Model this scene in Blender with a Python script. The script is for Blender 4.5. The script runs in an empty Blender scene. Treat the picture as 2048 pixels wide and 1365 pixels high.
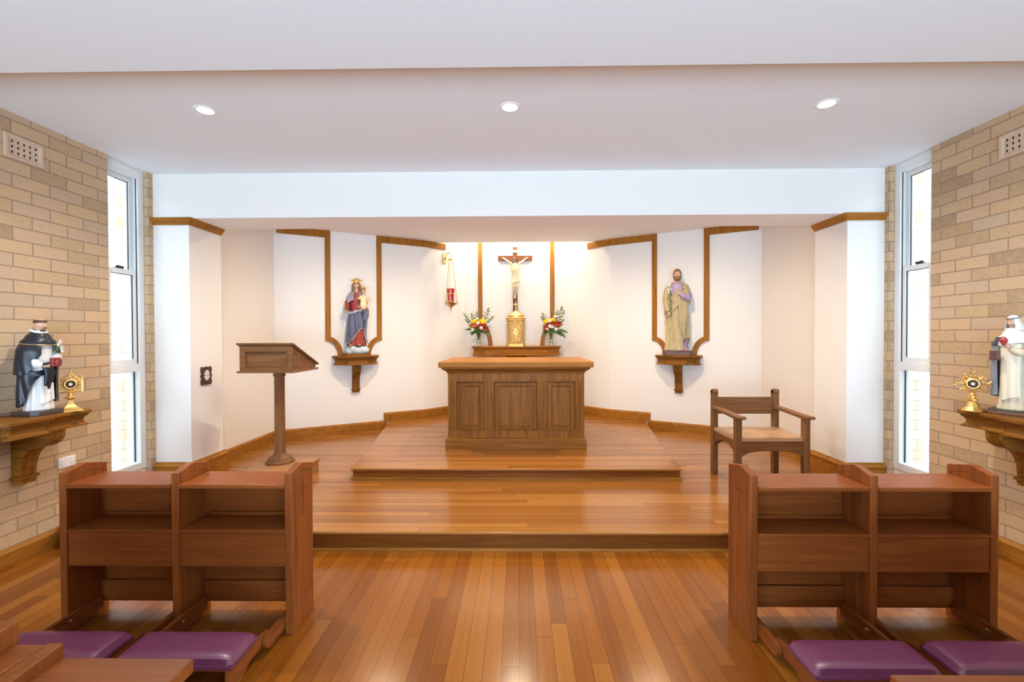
import bpy, bmesh, math, random
from mathutils import Vector, Matrix
from math import sin, cos, pi, radians, sqrt, exp
random.seed(7)
SC = bpy.context.scene
COL = SC.collection

# ------------------------------------------------------------------ camera, world, exposure
XC = -0.03                                   # centre line of the room
cam_d = bpy.data.cameras.new('camera'); cam = bpy.data.objects.new('camera', cam_d); COL.objects.link(cam)
cam_d.sensor_width = 36.0; cam_d.lens = 16.0; cam_d.clip_start = 0.05
def cam_matrix(loc, yaw, pitch, roll):
    cy, sy, cp, sp, cr, sr = cos(yaw), sin(yaw), cos(pitch), sin(pitch), cos(roll), sin(roll)
    f = Vector((-sy*cp, cy*cp, sp)); r = Vector((cy, sy, 0)); u = r.cross(f)
    r2 = r*cr + u*sr; u2 = -r*sr + u*cr
    m = Matrix((r2, u2, -f)).transposed().to_4x4(); m.translation = Vector(loc)
    return m
cam.matrix_world = cam_matrix((0, 0, 1.46), radians(.817), radians(-.716), radians(-.193))
SC.camera = cam
SC.view_settings.view_transform = 'Standard'
SC.view_settings.look = 'None'
SC.view_settings.gamma = 1.0
SC.view_settings.use_curve_mapping = False
SC.view_settings.exposure = 0.27
SC.cycles.use_denoising = True
SC.cycles.caustics_reflective = False
SC.cycles.caustics_refractive = False
SC.cycles.max_bounces = 10
SC.cycles.diffuse_bounces = 6
SC.cycles.sample_clamp_indirect = 6.0

SKY = 17.0
W = bpy.data.worlds.new('sky'); SC.world = W; W.use_nodes = True
bg = W.node_tree.nodes['Background']
bg.inputs[0].default_value = (0.56, 0.78, 1.0, 1); bg.inputs[1].default_value = SKY

def lamp(name, kind, loc, energy, color=(1, 1, 1), rot=(0, 0, 0), **kw):
    d = bpy.data.lights.new(name, kind); d.energy = energy; d.color = color
    portal = kw.pop('portal', False)
    for k, v in kw.items(): setattr(d, k, v)
    if portal: d.cycles.is_portal = True
    o = bpy.data.objects.new(name, d); COL.objects.link(o)
    o.location = loc; o.rotation_euler = rot
    return o
# daylight comes in through the openings: portals guide the sky's light through them
lamp('daylight_portal_rear', 'AREA', (XC, -2.27, .70), 1, rot=(radians(90), 0, 0), shape='RECTANGLE', size=6.0, size_y=1.36, portal=True)
lamp('daylight_portal_left', 'AREA', (-3.42, 3.78, 1.6), 1, rot=(0, radians(-90), 0), shape='RECTANGLE', size=2.6, size_y=0.30, portal=True)
lamp('daylight_portal_right', 'AREA', (3.36, 3.78, 1.6), 1, rot=(0, radians(90), 0), shape='RECTANGLE', size=2.6, size_y=0.30, portal=True)

# ------------------------------------------------------------------ mesh helpers
class MB:
    def __init__(s): s.v = []; s.f = []; s.mi = []; s.m = 0
    def add(s, vs, fs):
        b = len(s.v); s.v += [tuple(p) for p in vs]
        for f in fs: s.f.append(tuple(i+b for i in f)); s.mi.append(s.m)
        return s
    def box(s, x0, x1, y0, y1, z0, z1):
        vs = [(x, y, z) for z in (z0, z1) for y in (y0, y1) for x in (x0, x1)]
        return s.add(vs, [(0,2,3,1),(4,5,7,6),(0,1,5,4),(2,6,7,3),(0,4,6,2),(1,3,7,5)])
    def prism(s, pts, ax, a0, a1):
        n = len(pts)
        def P(p, a): return {'x': (a, p[0], p[1]), 'y': (p[0], a, p[1]), 'z': (p[0], p[1], a)}[ax]
        vs = [P(p, a0) for p in pts] + [P(p, a1) for p in pts]
        fs = [tuple(range(n-1, -1, -1)), tuple(range(n, 2*n))] + [(i, (i+1) % n, n+(i+1) % n, n+i) for i in range(n)]
        return s.add(vs, fs)
    def strip(s, outer, inner, ax, a0, a1):           # solid between two polylines of equal length
        n = len(outer)
        return s.rings([[ {'x': (a, p[0], p[1]), 'y': (p[0], a, p[1]), 'z': (p[0], p[1], a)}[ax]
                          for p, a in ((outer[i], a0), (outer[i], a1), (inner[i], a1), (inner[i], a0))] for i in range(n)])
    def rings(s, R, closed=True, cap=True):
        n = len(R[0]); vs = [p for r in R for p in r]; fs = []
        for i in range(len(R)-1):
            for j in range(n if closed else n-1):
                k = (j+1) % n
                fs.append((i*n+j, i*n+k, (i+1)*n+k, (i+1)*n+j))
        if cap and closed:
            fs.append(tuple(range(n-1, -1, -1))); fs.append(tuple((len(R)-1)*n+j for j in range(n)))
        return s.add(vs, fs)
    def grid(s, fn, nu, nv, closed=False):
        R = [[fn(u/(nu if closed else nu-1), v/(nv-1)) for u in range(nu)] for v in range(nv)]
        return s.rings(R, closed=closed, cap=False)
    def lathe(s, prof, n=32, c=(0, 0), ax='z', cap=True):
        R = []
        for r, z in prof:
            ring = []
            for j in range(n):
                a = 2*pi*j/n; x, y = r*cos(a), r*sin(a)
                ring.append((c[0]+x, c[1]+y, z) if ax == 'z' else ((c[0]+x, z, c[1]+y) if ax == 'y' else (z, c[0]+x, c[1]+y)))
            R.append(ring)
        return s.rings(R, cap=cap)
    def tube(s, pts, rad, n=10, flat=1.0):
        pts = [Vector(p) for p in pts]
        if not isinstance(rad, (list, tuple)): rad = [rad]*len(pts)
        t0 = (pts[1]-pts[0]).normalized()
        up = Vector((0, 0, 1)) if abs(t0.z) < .9 else Vector((1, 0, 0))
        x = t0.cross(up).normalized(); R = []
        for i, p in enumerate(pts):
            t = (pts[min(i+1, len(pts)-1)]-pts[max(i-1, 0)]).normalized()
            x = (x - t*x.dot(t)).normalized(); y = t.cross(x)
            R.append([p + x*cos(2*pi*j/n)*rad[i] + y*sin(2*pi*j/n)*rad[i]*flat for j in range(n)])
        return s.rings(R)
    def ball(s, c, r, n=16, m=10, rot=None):
        if not isinstance(r, (tuple, list)): r = (r, r, r)
        R = []
        for i in range(m+1):
            a = pi*(0.02+0.96*i/m) - pi/2
            R.append([(r[0]*cos(a)*cos(2*pi*j/n), r[1]*cos(a)*sin(2*pi*j/n), r[2]*sin(a)) for j in range(n)])
        if rot is not None: R = [[rot @ Vector(p) for p in q] for q in R]
        R = [[(p[0]+c[0], p[1]+c[1], p[2]+c[2]) for p in q] for q in R]
        return s.rings(R)
    def xf(s, m, start=0):
        for i in range(start, len(s.v)): s.v[i] = tuple(m @ Vector(s.v[i]))
        return s
    def build(s, name, mat, parent=None, smooth=False, bevel=0, seg=2, solid=0, remesh=0, sub=0, ang=0.7, loc=None):
        me = bpy.data.meshes.new(name); me.from_pydata(s.v, [], s.f)
        mats = mat if isinstance(mat, (list, tuple)) else [mat]
        for m in mats: me.materials.append(m)
        if len(mats) > 1: me.polygons.foreach_set('material_index', s.mi)
        bm = bmesh.new(); bm.from_mesh(me)
        bmesh.ops.recalc_face_normals(bm, faces=bm.faces); bm.to_mesh(me); bm.free()
        o = bpy.data.objects.new(name, me); COL.objects.link(o)
        if remesh:
            md = o.modifiers.new('r', 'REMESH'); md.mode = 'VOXEL'; md.voxel_size = remesh
            sm = o.modifiers.new('s', 'SMOOTH'); sm.factor = .5; sm.iterations = 3
            dg = bpy.context.evaluated_depsgraph_get(); ev = o.evaluated_get(dg)
            me2 = bpy.data.meshes.new_from_object(ev); o.modifiers.clear(); o.data = me2; me = me2
            if not me.materials:
                for m in mats: me.materials.append(m)
            smooth = True; ang = 3.2
        if smooth:
            me.shade_smooth()
            if ang < 3.15: me.set_sharp_from_angle(angle=ang)
        if solid:
            md = o.modifiers.new('solid', 'SOLIDIFY'); md.thickness = solid; md.offset = 1
        if bevel:
            md = o.modifiers.new('bevel', 'BEVEL'); md.width = bevel; md.segments = seg; md.limit_method = 'ANGLE'; md.angle_limit = radians(35)
            me.shade_smooth(); me.set_sharp_from_angle(angle=.6)
        if sub:
            md = o.modifiers.new('sub', 'SUBSURF'); md.levels = sub; md.render_levels = sub
        if parent: o.parent = parent
        if loc: o.location = loc
        return o

def tag(o, label, cat, group=None, kind=None):
    o['label'] = label; o['category'] = cat
    if group: o['group'] = group
    if kind: o['kind'] = kind
    return o
def thing(name, label, cat, loc=(0, 0, 0), rz=0, group=None, kind=None):
    o = bpy.data.objects.new(name, None); COL.objects.link(o); o.empty_display_size = .1
    o.location = loc; o.rotation_euler = (0, 0, rz)
    return tag(o, label, cat, group, kind)
def struct(name, mb, mat, label, cat, **kw):
    o = mb.build(name, mat, **kw); return tag(o, label, cat, kind='structure')
def copy_tree(o, parent=None):
    c = o.copy(); COL.objects.link(c); c.parent = parent
    for ch in list(o.children): copy_tree(ch, c)
    return c
def arc(cx, cz, r, a0, a1, n=10, rz=None):
    rz = rz or r
    return [(cx+r*cos(radians(a0+(a1-a0)*i/n)), cz+rz*sin(radians(a0+(a1-a0)*i/n))) for i in range(n+1)]
def sweep(mb, path, prof, side=1):
    """extrude profile [(offset,z)] along a plan polyline with mitred corners; offset>0 lies to the right of travel (side=1)"""
    P = [Vector((p[0], p[1])) for p in path]; N = []
    for i in range(len(P)):
        ns = []
        if i > 0: d = (P[i]-P[i-1]).normalized(); ns.append(Vector((d.y, -d.x)))
        if i < len(P)-1: d = (P[i+1]-P[i]).normalized(); ns.append(Vector((d.y, -d.x)))
        n = ns[0] if len(ns) == 1 else (ns[0]+ns[1])/(1+ns[0].dot(ns[1]))
        N.append(n*side)
    return mb.rings([[(P[i].x+N[i].x*o, P[i].y+N[i].y*o, z) for o, z in prof] for i in range(len(P))])

# ------------------------------------------------------------------ materials
MATS = {}
def newmat(name):
    m = bpy.data.materials.new(name); m.use_nodes = True
    nt = m.node_tree; return m, nt, nt.nodes['Principled BSDF']
def N(nt, t, **kw):
    n = nt.nodes.new(t)
    for k, v in kw.items():
        if k.startswith('i_'):
            n.inputs[k[2:].replace('_', ' ')].default_value = v
        else: setattr(n, k, v)
    return n
def ramp(nt, stops):
    r = nt.nodes.new('ShaderNodeValToRGB'); e = r.color_ramp.elements
    while len(e) < len(stops): e.new(.5)
    for el, (p, c) in zip(e, stops): el.position = p; el.color = (*c, 1)
    return r
def simple(name, col, rough=.5, metal=0, coat=0, noise=0, nscale=20, bump=0, spec=.5, sub=0):
    if name in MATS: return MATS[name]
    m, nt, b = newmat(name)
    b.inputs['Base Color'].default_value = (*col, 1); b.inputs['Roughness'].default_value = rough
    b.inputs['Metallic'].default_value = metal; b.inputs['Coat Weight'].default_value = coat
    b.inputs['Specular IOR Level'].default_value = spec
    if noise or bump:
        tc = N(nt, 'ShaderNodeTexCoord'); no = N(nt, 'ShaderNodeTexNoise', i_Scale=nscale, i_Detail=4.0)
        nt.links.new(tc.outputs['Object'], no.inputs['Vector'])
        if noise:
            r = ramp(nt, [(.3, tuple(c*(1-noise) for c in col)), (.7, tuple(min(1, c*(1+noise)) for c in col))])
            nt.links.new(no.outputs['Fac'], r.inputs['Fac']); nt.links.new(r.outputs['Color'], b.inputs['Base Color'])
        if bump:
            bp = N(nt, 'ShaderNodeBump', i_Strength=bump, i_Distance=.01)
            nt.links.new(no.outputs['Fac'], bp.inputs['Height']); nt.links.new(bp.outputs['Normal'], b.inputs['Normal'])
    MATS[name] = m; return m
WOODS = {   # dark, mid, light, roughness
    'oak':   ((.21, .074, .008), (.32, .125, .016), (.42, .18, .028), .42),
    'oakd':  ((.085, .028, .003), (.205, .078, .010), (.30, .122, .019), .46),
    'pew':   ((.155, .040, .009), (.23, .064, .014), (.30, .090, .020), .36),
    'walnut':((.115, .048, .017), (.19, .084, .032), (.27, .13, .055), .44),
    'seat':  ((.36, .20, .10), (.45, .26, .14), (.54, .33, .19), .36),
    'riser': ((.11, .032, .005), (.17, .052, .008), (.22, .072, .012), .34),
    'chest': ((.25, .11, .04), (.33, .16, .06), (.40, .20, .085), .36),
    'cross': ((.10, .035, .018), (.15, .055, .028), (.20, .075, .04), .5),
}
def wood(kind, ax='x', gs=1.0):
    key = f'wood_{kind}_{ax}'
    if key in MATS: return MATS[key]
    d, mi, l, rough = WOODS[kind]
    m, nt, b = newmat(key); L = nt.links.new
    tc = N(nt, 'ShaderNodeTexCoord'); oi = N(nt, 'ShaderNodeObjectInfo')
    mp = N(nt, 'ShaderNodeMapping'); s = [28.0*gs]*3; s['xyz'.index(ax)] = 1.6*gs; mp.inputs['Scale'].default_value = s
    vm = N(nt, 'ShaderNodeVectorMath', operation='ADD'); mu = N(nt, 'ShaderNodeMath', operation='MULTIPLY'); mu.inputs[1].default_value = 37.0
    L(oi.outputs['Random'], mu.inputs[0]); L(tc.outputs['Object'], vm.inputs[0]); L(mu.outputs[0], vm.inputs[1]); L(vm.outputs[0], mp.inputs['Vector'])
    n1 = N(nt, 'ShaderNodeTexNoise', i_Scale=1.0, i_Detail=6.0, i_Roughness=.6, i_Distortion=.6)
    L(mp.outputs[0], n1.inputs['Vector'])
    mp2 = N(nt, 'ShaderNodeMapping'); s2 = [170.0*gs]*3; s2['xyz'.index(ax)] = 5.0*gs; mp2.inputs['Scale'].default_value = s2
    L(vm.outputs[0], mp2.inputs['Vector'])
    n2 = N(nt, 'ShaderNodeTexNoise', i_Scale=1.0, i_Detail=3.0); L(mp2.outputs[0], n2.inputs['Vector'])
    mx = N(nt, 'ShaderNodeMath', operation='MULTIPLY_ADD'); mx.inputs[1].default_value = .35; L(n2.outputs['Fac'], mx.inputs[0])
    ml = N(nt, 'ShaderNodeMath', operation='MULTIPLY'); ml.inputs[1].default_value = .72; L(n1.outputs['Fac'], ml.inputs[0]); L(ml.outputs[0], mx.inputs[2])
    r = ramp(nt, [(.32, d), (.52, mi), (.72, l)]); L(mx.outputs[0], r.inputs['Fac'])
    hs = N(nt, 'ShaderNodeHueSaturation'); mr = N(nt, 'ShaderNodeMapRange'); mr.inputs['To Min'].default_value = .9; mr.inputs['To Max'].default_value = 1.1
    L(oi.outputs['Random'], mr.inputs['Value']); L(mr.outputs[0], hs.inputs['Value']); L(r.outputs['Color'], hs.inputs['Color'])
    L(hs.outputs[0], b.inputs['Base Color'])
    b.inputs['Roughness'].default_value = rough; b.inputs['Specular IOR Level'].default_value = .14
    bp = N(nt, 'ShaderNodeBump', i_Strength=.12, i_Distance=.002); L(mx.outputs[0], bp.inputs['Height']); L(bp.outputs['Normal'], b.inputs['Normal'])
    MATS[key] = m; return m
def boards(name, along, width, tones, rough=.2, length=2.2, off=0.0):
    m, nt, b = newmat(name); L = nt.links.new
    tc = N(nt, 'ShaderNodeTexCoord'); sp = N(nt, 'ShaderNodeSeparateXYZ'); cb = N(nt, 'ShaderNodeCombineXYZ')
    L(tc.outputs['Object'], sp.inputs[0])
    u, v = ('Y', 'X') if along == 'y' else ('X', 'Y')
    ad = N(nt, 'ShaderNodeMath', operation='ADD'); ad.inputs[1].default_value = 20.0+off; L(sp.outputs[v], ad.inputs[0])
    dv = N(nt, 'ShaderNodeMath', operation='DIVIDE'); dv.inputs[1].default_value = width; L(ad.outputs[0], dv.inputs[0])
    fl = N(nt, 'ShaderNodeMath', operation='FLOOR'); L(dv.outputs[0], fl.inputs[0])
    wn = N(nt, 'ShaderNodeTexWhiteNoise', noise_dimensions='1D'); L(fl.outputs[0], wn.inputs['W'])
    sh = N(nt, 'ShaderNodeMath', operation='MULTIPLY_ADD'); sh.inputs[1].default_value = 17.0; L(wn.outputs['Value'], sh.inputs[0]); L(sp.outputs[u], sh.inputs[2])
    s9 = N(nt, 'ShaderNodeMath', operation='ADD'); s9.inputs[1].default_value = 40.0; L(sh.outputs[0], s9.inputs[0])
    L(s9.outputs[0], cb.inputs[0]); L(ad.outputs[0], cb.inputs[1])
    br = N(nt, 'ShaderNodeTexBrick'); br.offset = 0; br.offset_frequency = 1; br.squash = 1
    for k, val in (('Scale', 1.0), ('Mortar Size', .0011), ('Mortar Smooth', .3), ('Bias', 0.0), ('Brick Width', length), ('Row Height', width)): br.inputs[k].default_value = val
    br.inputs['Color1'].default_value = (0, 0, 0, 1); br.inputs['Color2'].default_value = (1, 1, 1, 1); br.inputs['Mortar'].default_value = (.5, .5, .5, 1)
    L(cb.outputs[0], br.inputs['Vector'])
    # grain
    mp = N(nt, 'ShaderNodeMapping'); mp.inputs['Scale'].default_value = (1.2, 45, 1); L(cb.outputs[0], mp.inputs['Vector'])
    ng = N(nt, 'ShaderNodeTexNoise', i_Scale=1.0, i_Detail=6.0, i_Roughness=.6, i_Distortion=.4); L(mp.outputs[0], ng.inputs['Vector'])
    a1 = N(nt, 'ShaderNodeMath', operation='MULTIPLY'); a1.inputs[1].default_value = .62; L(br.outputs['Color'], a1.inputs[0])
    a2 = N(nt, 'ShaderNodeMath', operation='MULTIPLY_ADD'); a2.inputs[1].default_value = .55; L(ng.outputs['Fac'], a2.inputs[0]); L(a1.outputs[0], a2.inputs[2])
    r = ramp(nt, [(.15, tones[0]), (.42, tones[1]), (.62, tones[2]), (.9, tones[3])]); L(a2.outputs[0], r.inputs['Fac'])
    mxc = N(nt, 'ShaderNodeMix', data_type='RGBA'); L(br.outputs['Fac'], mxc.inputs['Factor']); L(r.outputs['Color'], mxc.inputs[6]); mxc.inputs[7].default_value = (.05, .02, .008, 1)
    L(mxc.outputs[2], b.inputs['Base Color'])
    b.inputs['Roughness'].default_value = rough; b.inputs['Specular IOR Level'].default_value = .30; b.inputs['Coat Weight'].default_value = .08; b.inputs['Coat Roughness'].default_value = .1
    bp = N(nt, 'ShaderNodeBump', i_Strength=.25, i_Distance=.001, invert=True); L(br.outputs['Fac'], bp.inputs['Height']); L(bp.outputs['Normal'], b.inputs['Normal'])
    MATS[name] = m; return m
def bricks(name, tones, mortar, zoff=0.0, uoff=0.0, bw=.24, rh=.086):
    m, nt, b = newmat(name); L = nt.links.new
    g = N(nt, 'ShaderNodeNewGeometry'); sp = N(nt, 'ShaderNodeSeparateXYZ'); L(g.outputs['Position'], sp.inputs[0])
    a = N(nt, 'ShaderNodeMath', operation='ADD'); L(sp.outputs['X'], a.inputs[0]); L(sp.outputs['Y'], a.inputs[1])
    a2 = N(nt, 'ShaderNodeMath', operation='ADD'); a2.inputs[1].default_value = 24.0+uoff; L(a.outputs[0], a2.inputs[0])
    a3 = N(nt, 'ShaderNodeMath', operation='ADD'); a3.inputs[1].default_value = 8.6+zoff; L(sp.outputs['Z'], a3.inputs[0])
    cb = N(nt, 'ShaderNodeCombineXYZ'); L(a2.outputs[0], cb.inputs[0]); L(a3.outputs[0], cb.inputs[1])
    # slightly uneven edges
    nw = N(nt, 'ShaderNodeTexNoise', i_Scale=9.0, i_Detail=3.0); L(g.outputs['Position'], nw.inputs['Vector'])
    vs = N(nt, 'ShaderNodeVectorMath', operation='SCALE'); vs.inputs['Scale'].default_value = .006; L(nw.outputs['Color'], vs.inputs[0])
    va = N(nt, 'ShaderNodeVectorMath', operation='ADD'); L(cb.outputs[0], va.inputs[0]); L(vs.outputs[0], va.inputs[1])
    br = N(nt, 'ShaderNodeTexBrick'); br.offset = .5; br.squash = 1
    for k, val in (('Scale', 1.0), ('Mortar Size', .0045), ('Mortar Smooth', .25), ('Bias', 0.0), ('Brick Width', bw), ('Row Height', rh)): br.inputs[k].default_value = val
    br.inputs['Color1'].default_value = (0, 0, 0, 1); br.inputs['Color2'].default_value = (1, 1, 1, 1); br.inputs['Mortar'].default_value = (.5, .5, .5, 1)
    L(va.outputs[0], br.inputs['Vector'])
    n1 = N(nt, 'ShaderNodeTexNoise', i_Scale=30.0, i_Detail=5.0, i_Roughness=.65); L(g.outputs['Position'], n1.inputs['Vector'])
    sm = N(nt, 'ShaderNodeMath', operation='MULTIPLY_ADD'); sm.inputs[1].default_value = .35; L(n1.outputs['Fac'], sm.inputs[0])
    s2 = N(nt, 'ShaderNodeMath', operation='MULTIPLY'); s2.inputs[1].default_value = .75; L(br.outputs['Color'], s2.inputs[0]); L(s2.outputs[0], sm.inputs[2])
    r = ramp(nt, [(.1+.2*i, t) for i, t in enumerate(tones)]); L(sm.outputs[0], r.inputs['Fac'])
    # dark specks of the clay
    n3 = N(nt, 'ShaderNodeTexNoise', i_Scale=95.0, i_Detail=2.0); L(g.outputs['Position'], n3.inputs['Vector'])
    r3 = ramp(nt, [(.24, (.45, .36, .3)), (.36, (1, 1, 1))]); L(n3.outputs['Fac'], r3.inputs['Fac'])
    mm = N(nt, 'ShaderNodeMix', data_type='RGBA', blend_type='MULTIPLY'); mm.inputs['Factor'].default_value = .8; L(r.outputs['Color'], mm.inputs[6]); L(r3.outputs['Color'], mm.inputs[7])
    mx = N(nt, 'ShaderNodeMix', data_type='RGBA'); L(br.outputs['Fac'], mx.inputs['Factor']); L(mm.outputs[2], mx.inputs[6]); mx.inputs[7].default_value = (*mortar, 1)
    L(mx.outputs[2], b.inputs['Base Color']); b.inputs['Roughness'].default_value = .85; b.inputs['Specular IOR Level'].default_value = .25
    hh = N(nt, 'ShaderNodeMath', operation='MULTIPLY_ADD'); hh.inputs[1].default_value = -1.0; L(br.outputs['Fac'], hh.inputs[0])
    h2 = N(nt, 'ShaderNodeMath', operation='MULTIPLY'); h2.inputs[1].default_value = .35; L(n1.outputs['Fac'], h2.inputs[0]); L(h2.outputs[0], hh.inputs[2])
    bp = N(nt, 'ShaderNodeBump', i_Strength=.6, i_Distance=.006); L(hh.outputs[0], bp.inputs['Height']); L(bp.outputs['Normal'], b.inputs['Normal'])
    MATS[name] = m; return m
def emit(name, col, s):
    m, nt, b = newmat(name); b.inputs['Base Color'].default_value = (*col, 1)
    b.inputs['Emission Color'].default_value = (*col, 1); b.inputs['Emission Strength'].default_value = s; return m
def pane(name, tint=(1, 1, 1), refl=.06):
    m, nt, b = newmat(name); nt.nodes.remove(b); L = nt.links.new
    t = N(nt, 'ShaderNodeBsdfTransparent'); t.inputs[0].default_value = (*tint, 1)
    g = N(nt, 'ShaderNodeBsdfGlossy'); g.inputs['Roughness'].default_value = .02
    mx = N(nt, 'ShaderNodeMixShader'); lw = N(nt, 'ShaderNodeLayerWeight'); lw.inputs['Blend'].default_value = .25
    mu = N(nt, 'ShaderNodeMath', operation='MULTIPLY_ADD'); mu.inputs[1].default_value = .35; mu.inputs[2].default_value = refl; L(lw.outputs['Fresnel'], mu.inputs[0])
    L(mu.outputs[0], mx.inputs[0]); L(t.outputs[0], mx.inputs[1]); L(g.outputs[0], mx.inputs[2]); L(mx.outputs[0], nt.nodes['Material Output'].inputs[0]); return m

M_white = simple('white_plaster', (.81, .79, .755), .75, spec=.25)
M_ceil = simple('ceiling_paint', (.78, .81, .83), .8, spec=.2)
M_frame = simple('white_aluminium', (.78, .80, .79), .4)
M_black = simple('black_rubber', (.015, .018, .022), .5)
M_brick = bricks('cream_brick', [(.35, .24, .145), (.49, .35, .20), (.58, .41, .24), (.56, .395, .25), (.51, .385, .265)], (.33, .245, .16), zoff=-.028)
M_brickout = bricks('outside_brick', [(.26, .20, .18), (.32, .25, .22), (.36, .28, .25), (.33, .27, .25), (.30, .25, .23)], (.17, .15, .14))
M_floor = boards('floor_boards', 'y', .08, [(.145, .040, .004), (.205, .062, .006), (.245, .078, .008), (.30, .108, .014)], .2)
M_dais = boards('dais_boards', 'x', .066, [(.19, .066, .012), (.25, .093, .018), (.30, .118, .024), (.35, .148, .034)], .22, length=2.9, off=.03)
M_gold = simple('gold', (.80, .52, .17), .42, metal=1)
M_brass = simple('brass', (.62, .42, .17), .3, metal=1)
M_purple = simple('purple_leather', (.13, .028, .080), .36, noise=.08, nscale=14, bump=.03, coat=.35, spec=.6)
M_steel = simple('steel', (.7, .7, .7), .25, metal=1)
M_groove = simple('dark_groove', (.05, .016, .009), .6)
M_skin = simple('painted_skin', (.62, .37, .24), .5)
M_pane = pane('window_glass')

# ------------------------------------------------------------------ setting: floors, walls, ceiling
HW = 3.236                                     # half width of the room
XL, XR = XC-HW, XC+HW
struct('floor', MB().box(XL-.3, XR+.3, -2.4, 7.5, -.1, 0), M_floor, 'polished timber board floor of the chapel, boards running to the altar', 'floor')
def dais_mb(poly, z0, z1, nose=.018, th=.022):
    mb = MB().prism(poly, 'z', z0, z1-th)
    return mb
# first step: full width, front at y 3.06
PY = 3.075; PZ = .13
A30 = radians(30)
YK = 5.78+1.7*math.tan(A30)
inner = [(-3.12, 4.40), (-3.12, 5.78), (-1.42, YK), (-1.42+.55, YK+.55), (1.36-.55, YK+.55), (1.36, YK), (3.06, 5.78), (3.06, 4.40)]
YB = YK+.55
d1 = [(XL, PY+.13), (XL+.13, PY), (XR-.13, PY), (XR, PY+.13), (XR, 4.02), (3.06, 4.02)] + inner[::-1] + [(-3.12, 4.02), (XL, 4.02)]
mb = MB().prism(d1, 'z', 0, PZ-.02)
d1n = [(XL, PY+.11), (XL+.12, PY-.022), (XR-.12, PY-.022), (XR, PY+.11)] + d1[4:]
mb.prism(d1n, 'z', PZ-.02, PZ)
struct('floor_dais', mb, M_dais, 'wide polished timber step across the front of the chapel', 'step', bevel=.006)
o = MB().prism([(PY-.024, 0), (PY-.024, .006)] + [(PY-.024+.024*(1-cos(a)), .006+.018*sin(a)) for a in (.5, 1.0, 1.57)] + [(PY, .024), (PY, 0)], 'x', XL+.13, XR-.13)
struct('trim_1', o, wood('oakd', 'x'), 'quarter round timber bead along the foot of the wide step', 'moulding', smooth=True)
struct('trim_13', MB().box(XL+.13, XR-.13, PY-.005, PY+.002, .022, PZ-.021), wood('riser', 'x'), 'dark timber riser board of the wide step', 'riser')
# predella under the altar (widens towards the apse)
QZ = .235; QY = 4.18
q = [(-1.53, QY), (1.47, QY), (1.535, 4.80), (1.80, 6.52), (1.36, YK), (.81, YB), (-.87, YB), (-1.42, YK), (-1.86, 6.52), (-1.595, 4.80)]
qn = [(-1.55, QY-.022), (1.49, QY-.022), (1.557, 4.80)] + q[3:-1] + [(-1.617, 4.80)]
mb = MB().prism(q, 'z', PZ-.01, QZ-.02).prism(qn, 'z', QZ-.02, QZ)
struct('floor_predella', mb, M_dais, 'raised timber platform under the altar, narrower than the step it stands on', 'step', bevel=.006)
mb = MB(); sweep(mb, [(-1.595, 4.8), (-1.53, QY), (1.47, QY), (1.535, 4.8)], [(0, PZ), (.005, PZ), (.005, QZ-.021), (0, QZ-.021)], 1)
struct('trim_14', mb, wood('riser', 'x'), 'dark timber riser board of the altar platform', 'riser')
mb = MB(); sweep(mb, [(-1.595, 4.8), (-1.53, QY), (1.47, QY), (1.535, 4.8)], [(0, PZ), (.022, PZ), (.022, PZ+.006), (.016, PZ+.018), (0, PZ+.024)], 1)
struct('trim_2', mb, wood('oakd', 'x'), 'rounded timber bead along the foot of the altar platform', 'moulding')

# brick side walls
struct('wall_left', MB().box(XL-.3, XL, -2.4, 3.59, 0, 2.93), M_brick, 'cream brick wall on the left with wall shelf and air vent', 'wall')
struct('wall_right', MB().box(XR, XR+.3, -2.4, 3.59, 0, 2.93), M_brick, 'cream brick wall on the right with wall shelf and air vent', 'wall')
for sd, X in (('left', XL), ('right', XR)):
    s = -1 if sd == 'left' else 1
    a, b2 = sorted((X-s*.004, X+s*.3))
    struct(f'wall_{sd}_brick_pier', MB().box(a, b2, 3.985, 4.12, 0, 2.93), M_brick, f'narrow cream brick pier beyond the {sd} window', 'wall')
    a, b2 = sorted((XC+s*2.91, X+s*.3))
    struct(f'wall_{sd}_pier', MB().box(a, b2, 4.035, 4.47, 0, 2.52), M_white, f'white plastered pier beside the {sd} window, under the bulkhead', 'wall')
    a, b2 = sorted((XC+s*3.09, XC+s*3.4))
# unseen rear wall behind the camera; its low opening is shaped for daylight
mb = MB().box(XL-.3, XR+.3, -2.4, -2.25, 1.38, 2.93).box(XL-.3, XC-3.0, -2.4, -2.25, 0, 1.38).box(XC+3.0, XR+.3, -2.4, -2.25, 0, 1.38)
struct('wall_back', mb, M_white, 'unseen white rear wall with a wide low opening shaped to let daylight in', 'wall')
# apse wall, one faceted shell
outer = [(-3.42, 4.40), (-3.42, 5.95), (-1.56, YK+.24), (-.98, YB+.25), (.92, YB+.25), (1.50, YK+.24), (3.36, 5.95), (3.36, 4.40)]
mb = MB().prism(inner + outer[::-1], 'z', 0, 3.16)
struct('wall_apse', mb, M_white, 'white faceted wall of the apse behind the altar', 'wall')
struct('wall_bulkhead', MB().box(XL-.3, XR+.3, 4.035, 4.47, 2.515, 2.97), M_white, 'white bulkhead beam above the opening of the apse', 'beam', bevel=.004)
struct('ceiling', MB().box(XL-.3, XR+.3, -2.4, 4.06, 2.91, 3.0), M_ceil, 'flat white ceiling with three round downlights', 'ceiling')
struct('ceiling_beam', MB().box(XL, XR, .6, 2.155, 2.72, 2.91), M_ceil, 'wide white dropped beam under the ceiling', 'beam', bevel=.004)
ZA = 2.875
YS = 6.93
t = .04
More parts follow.
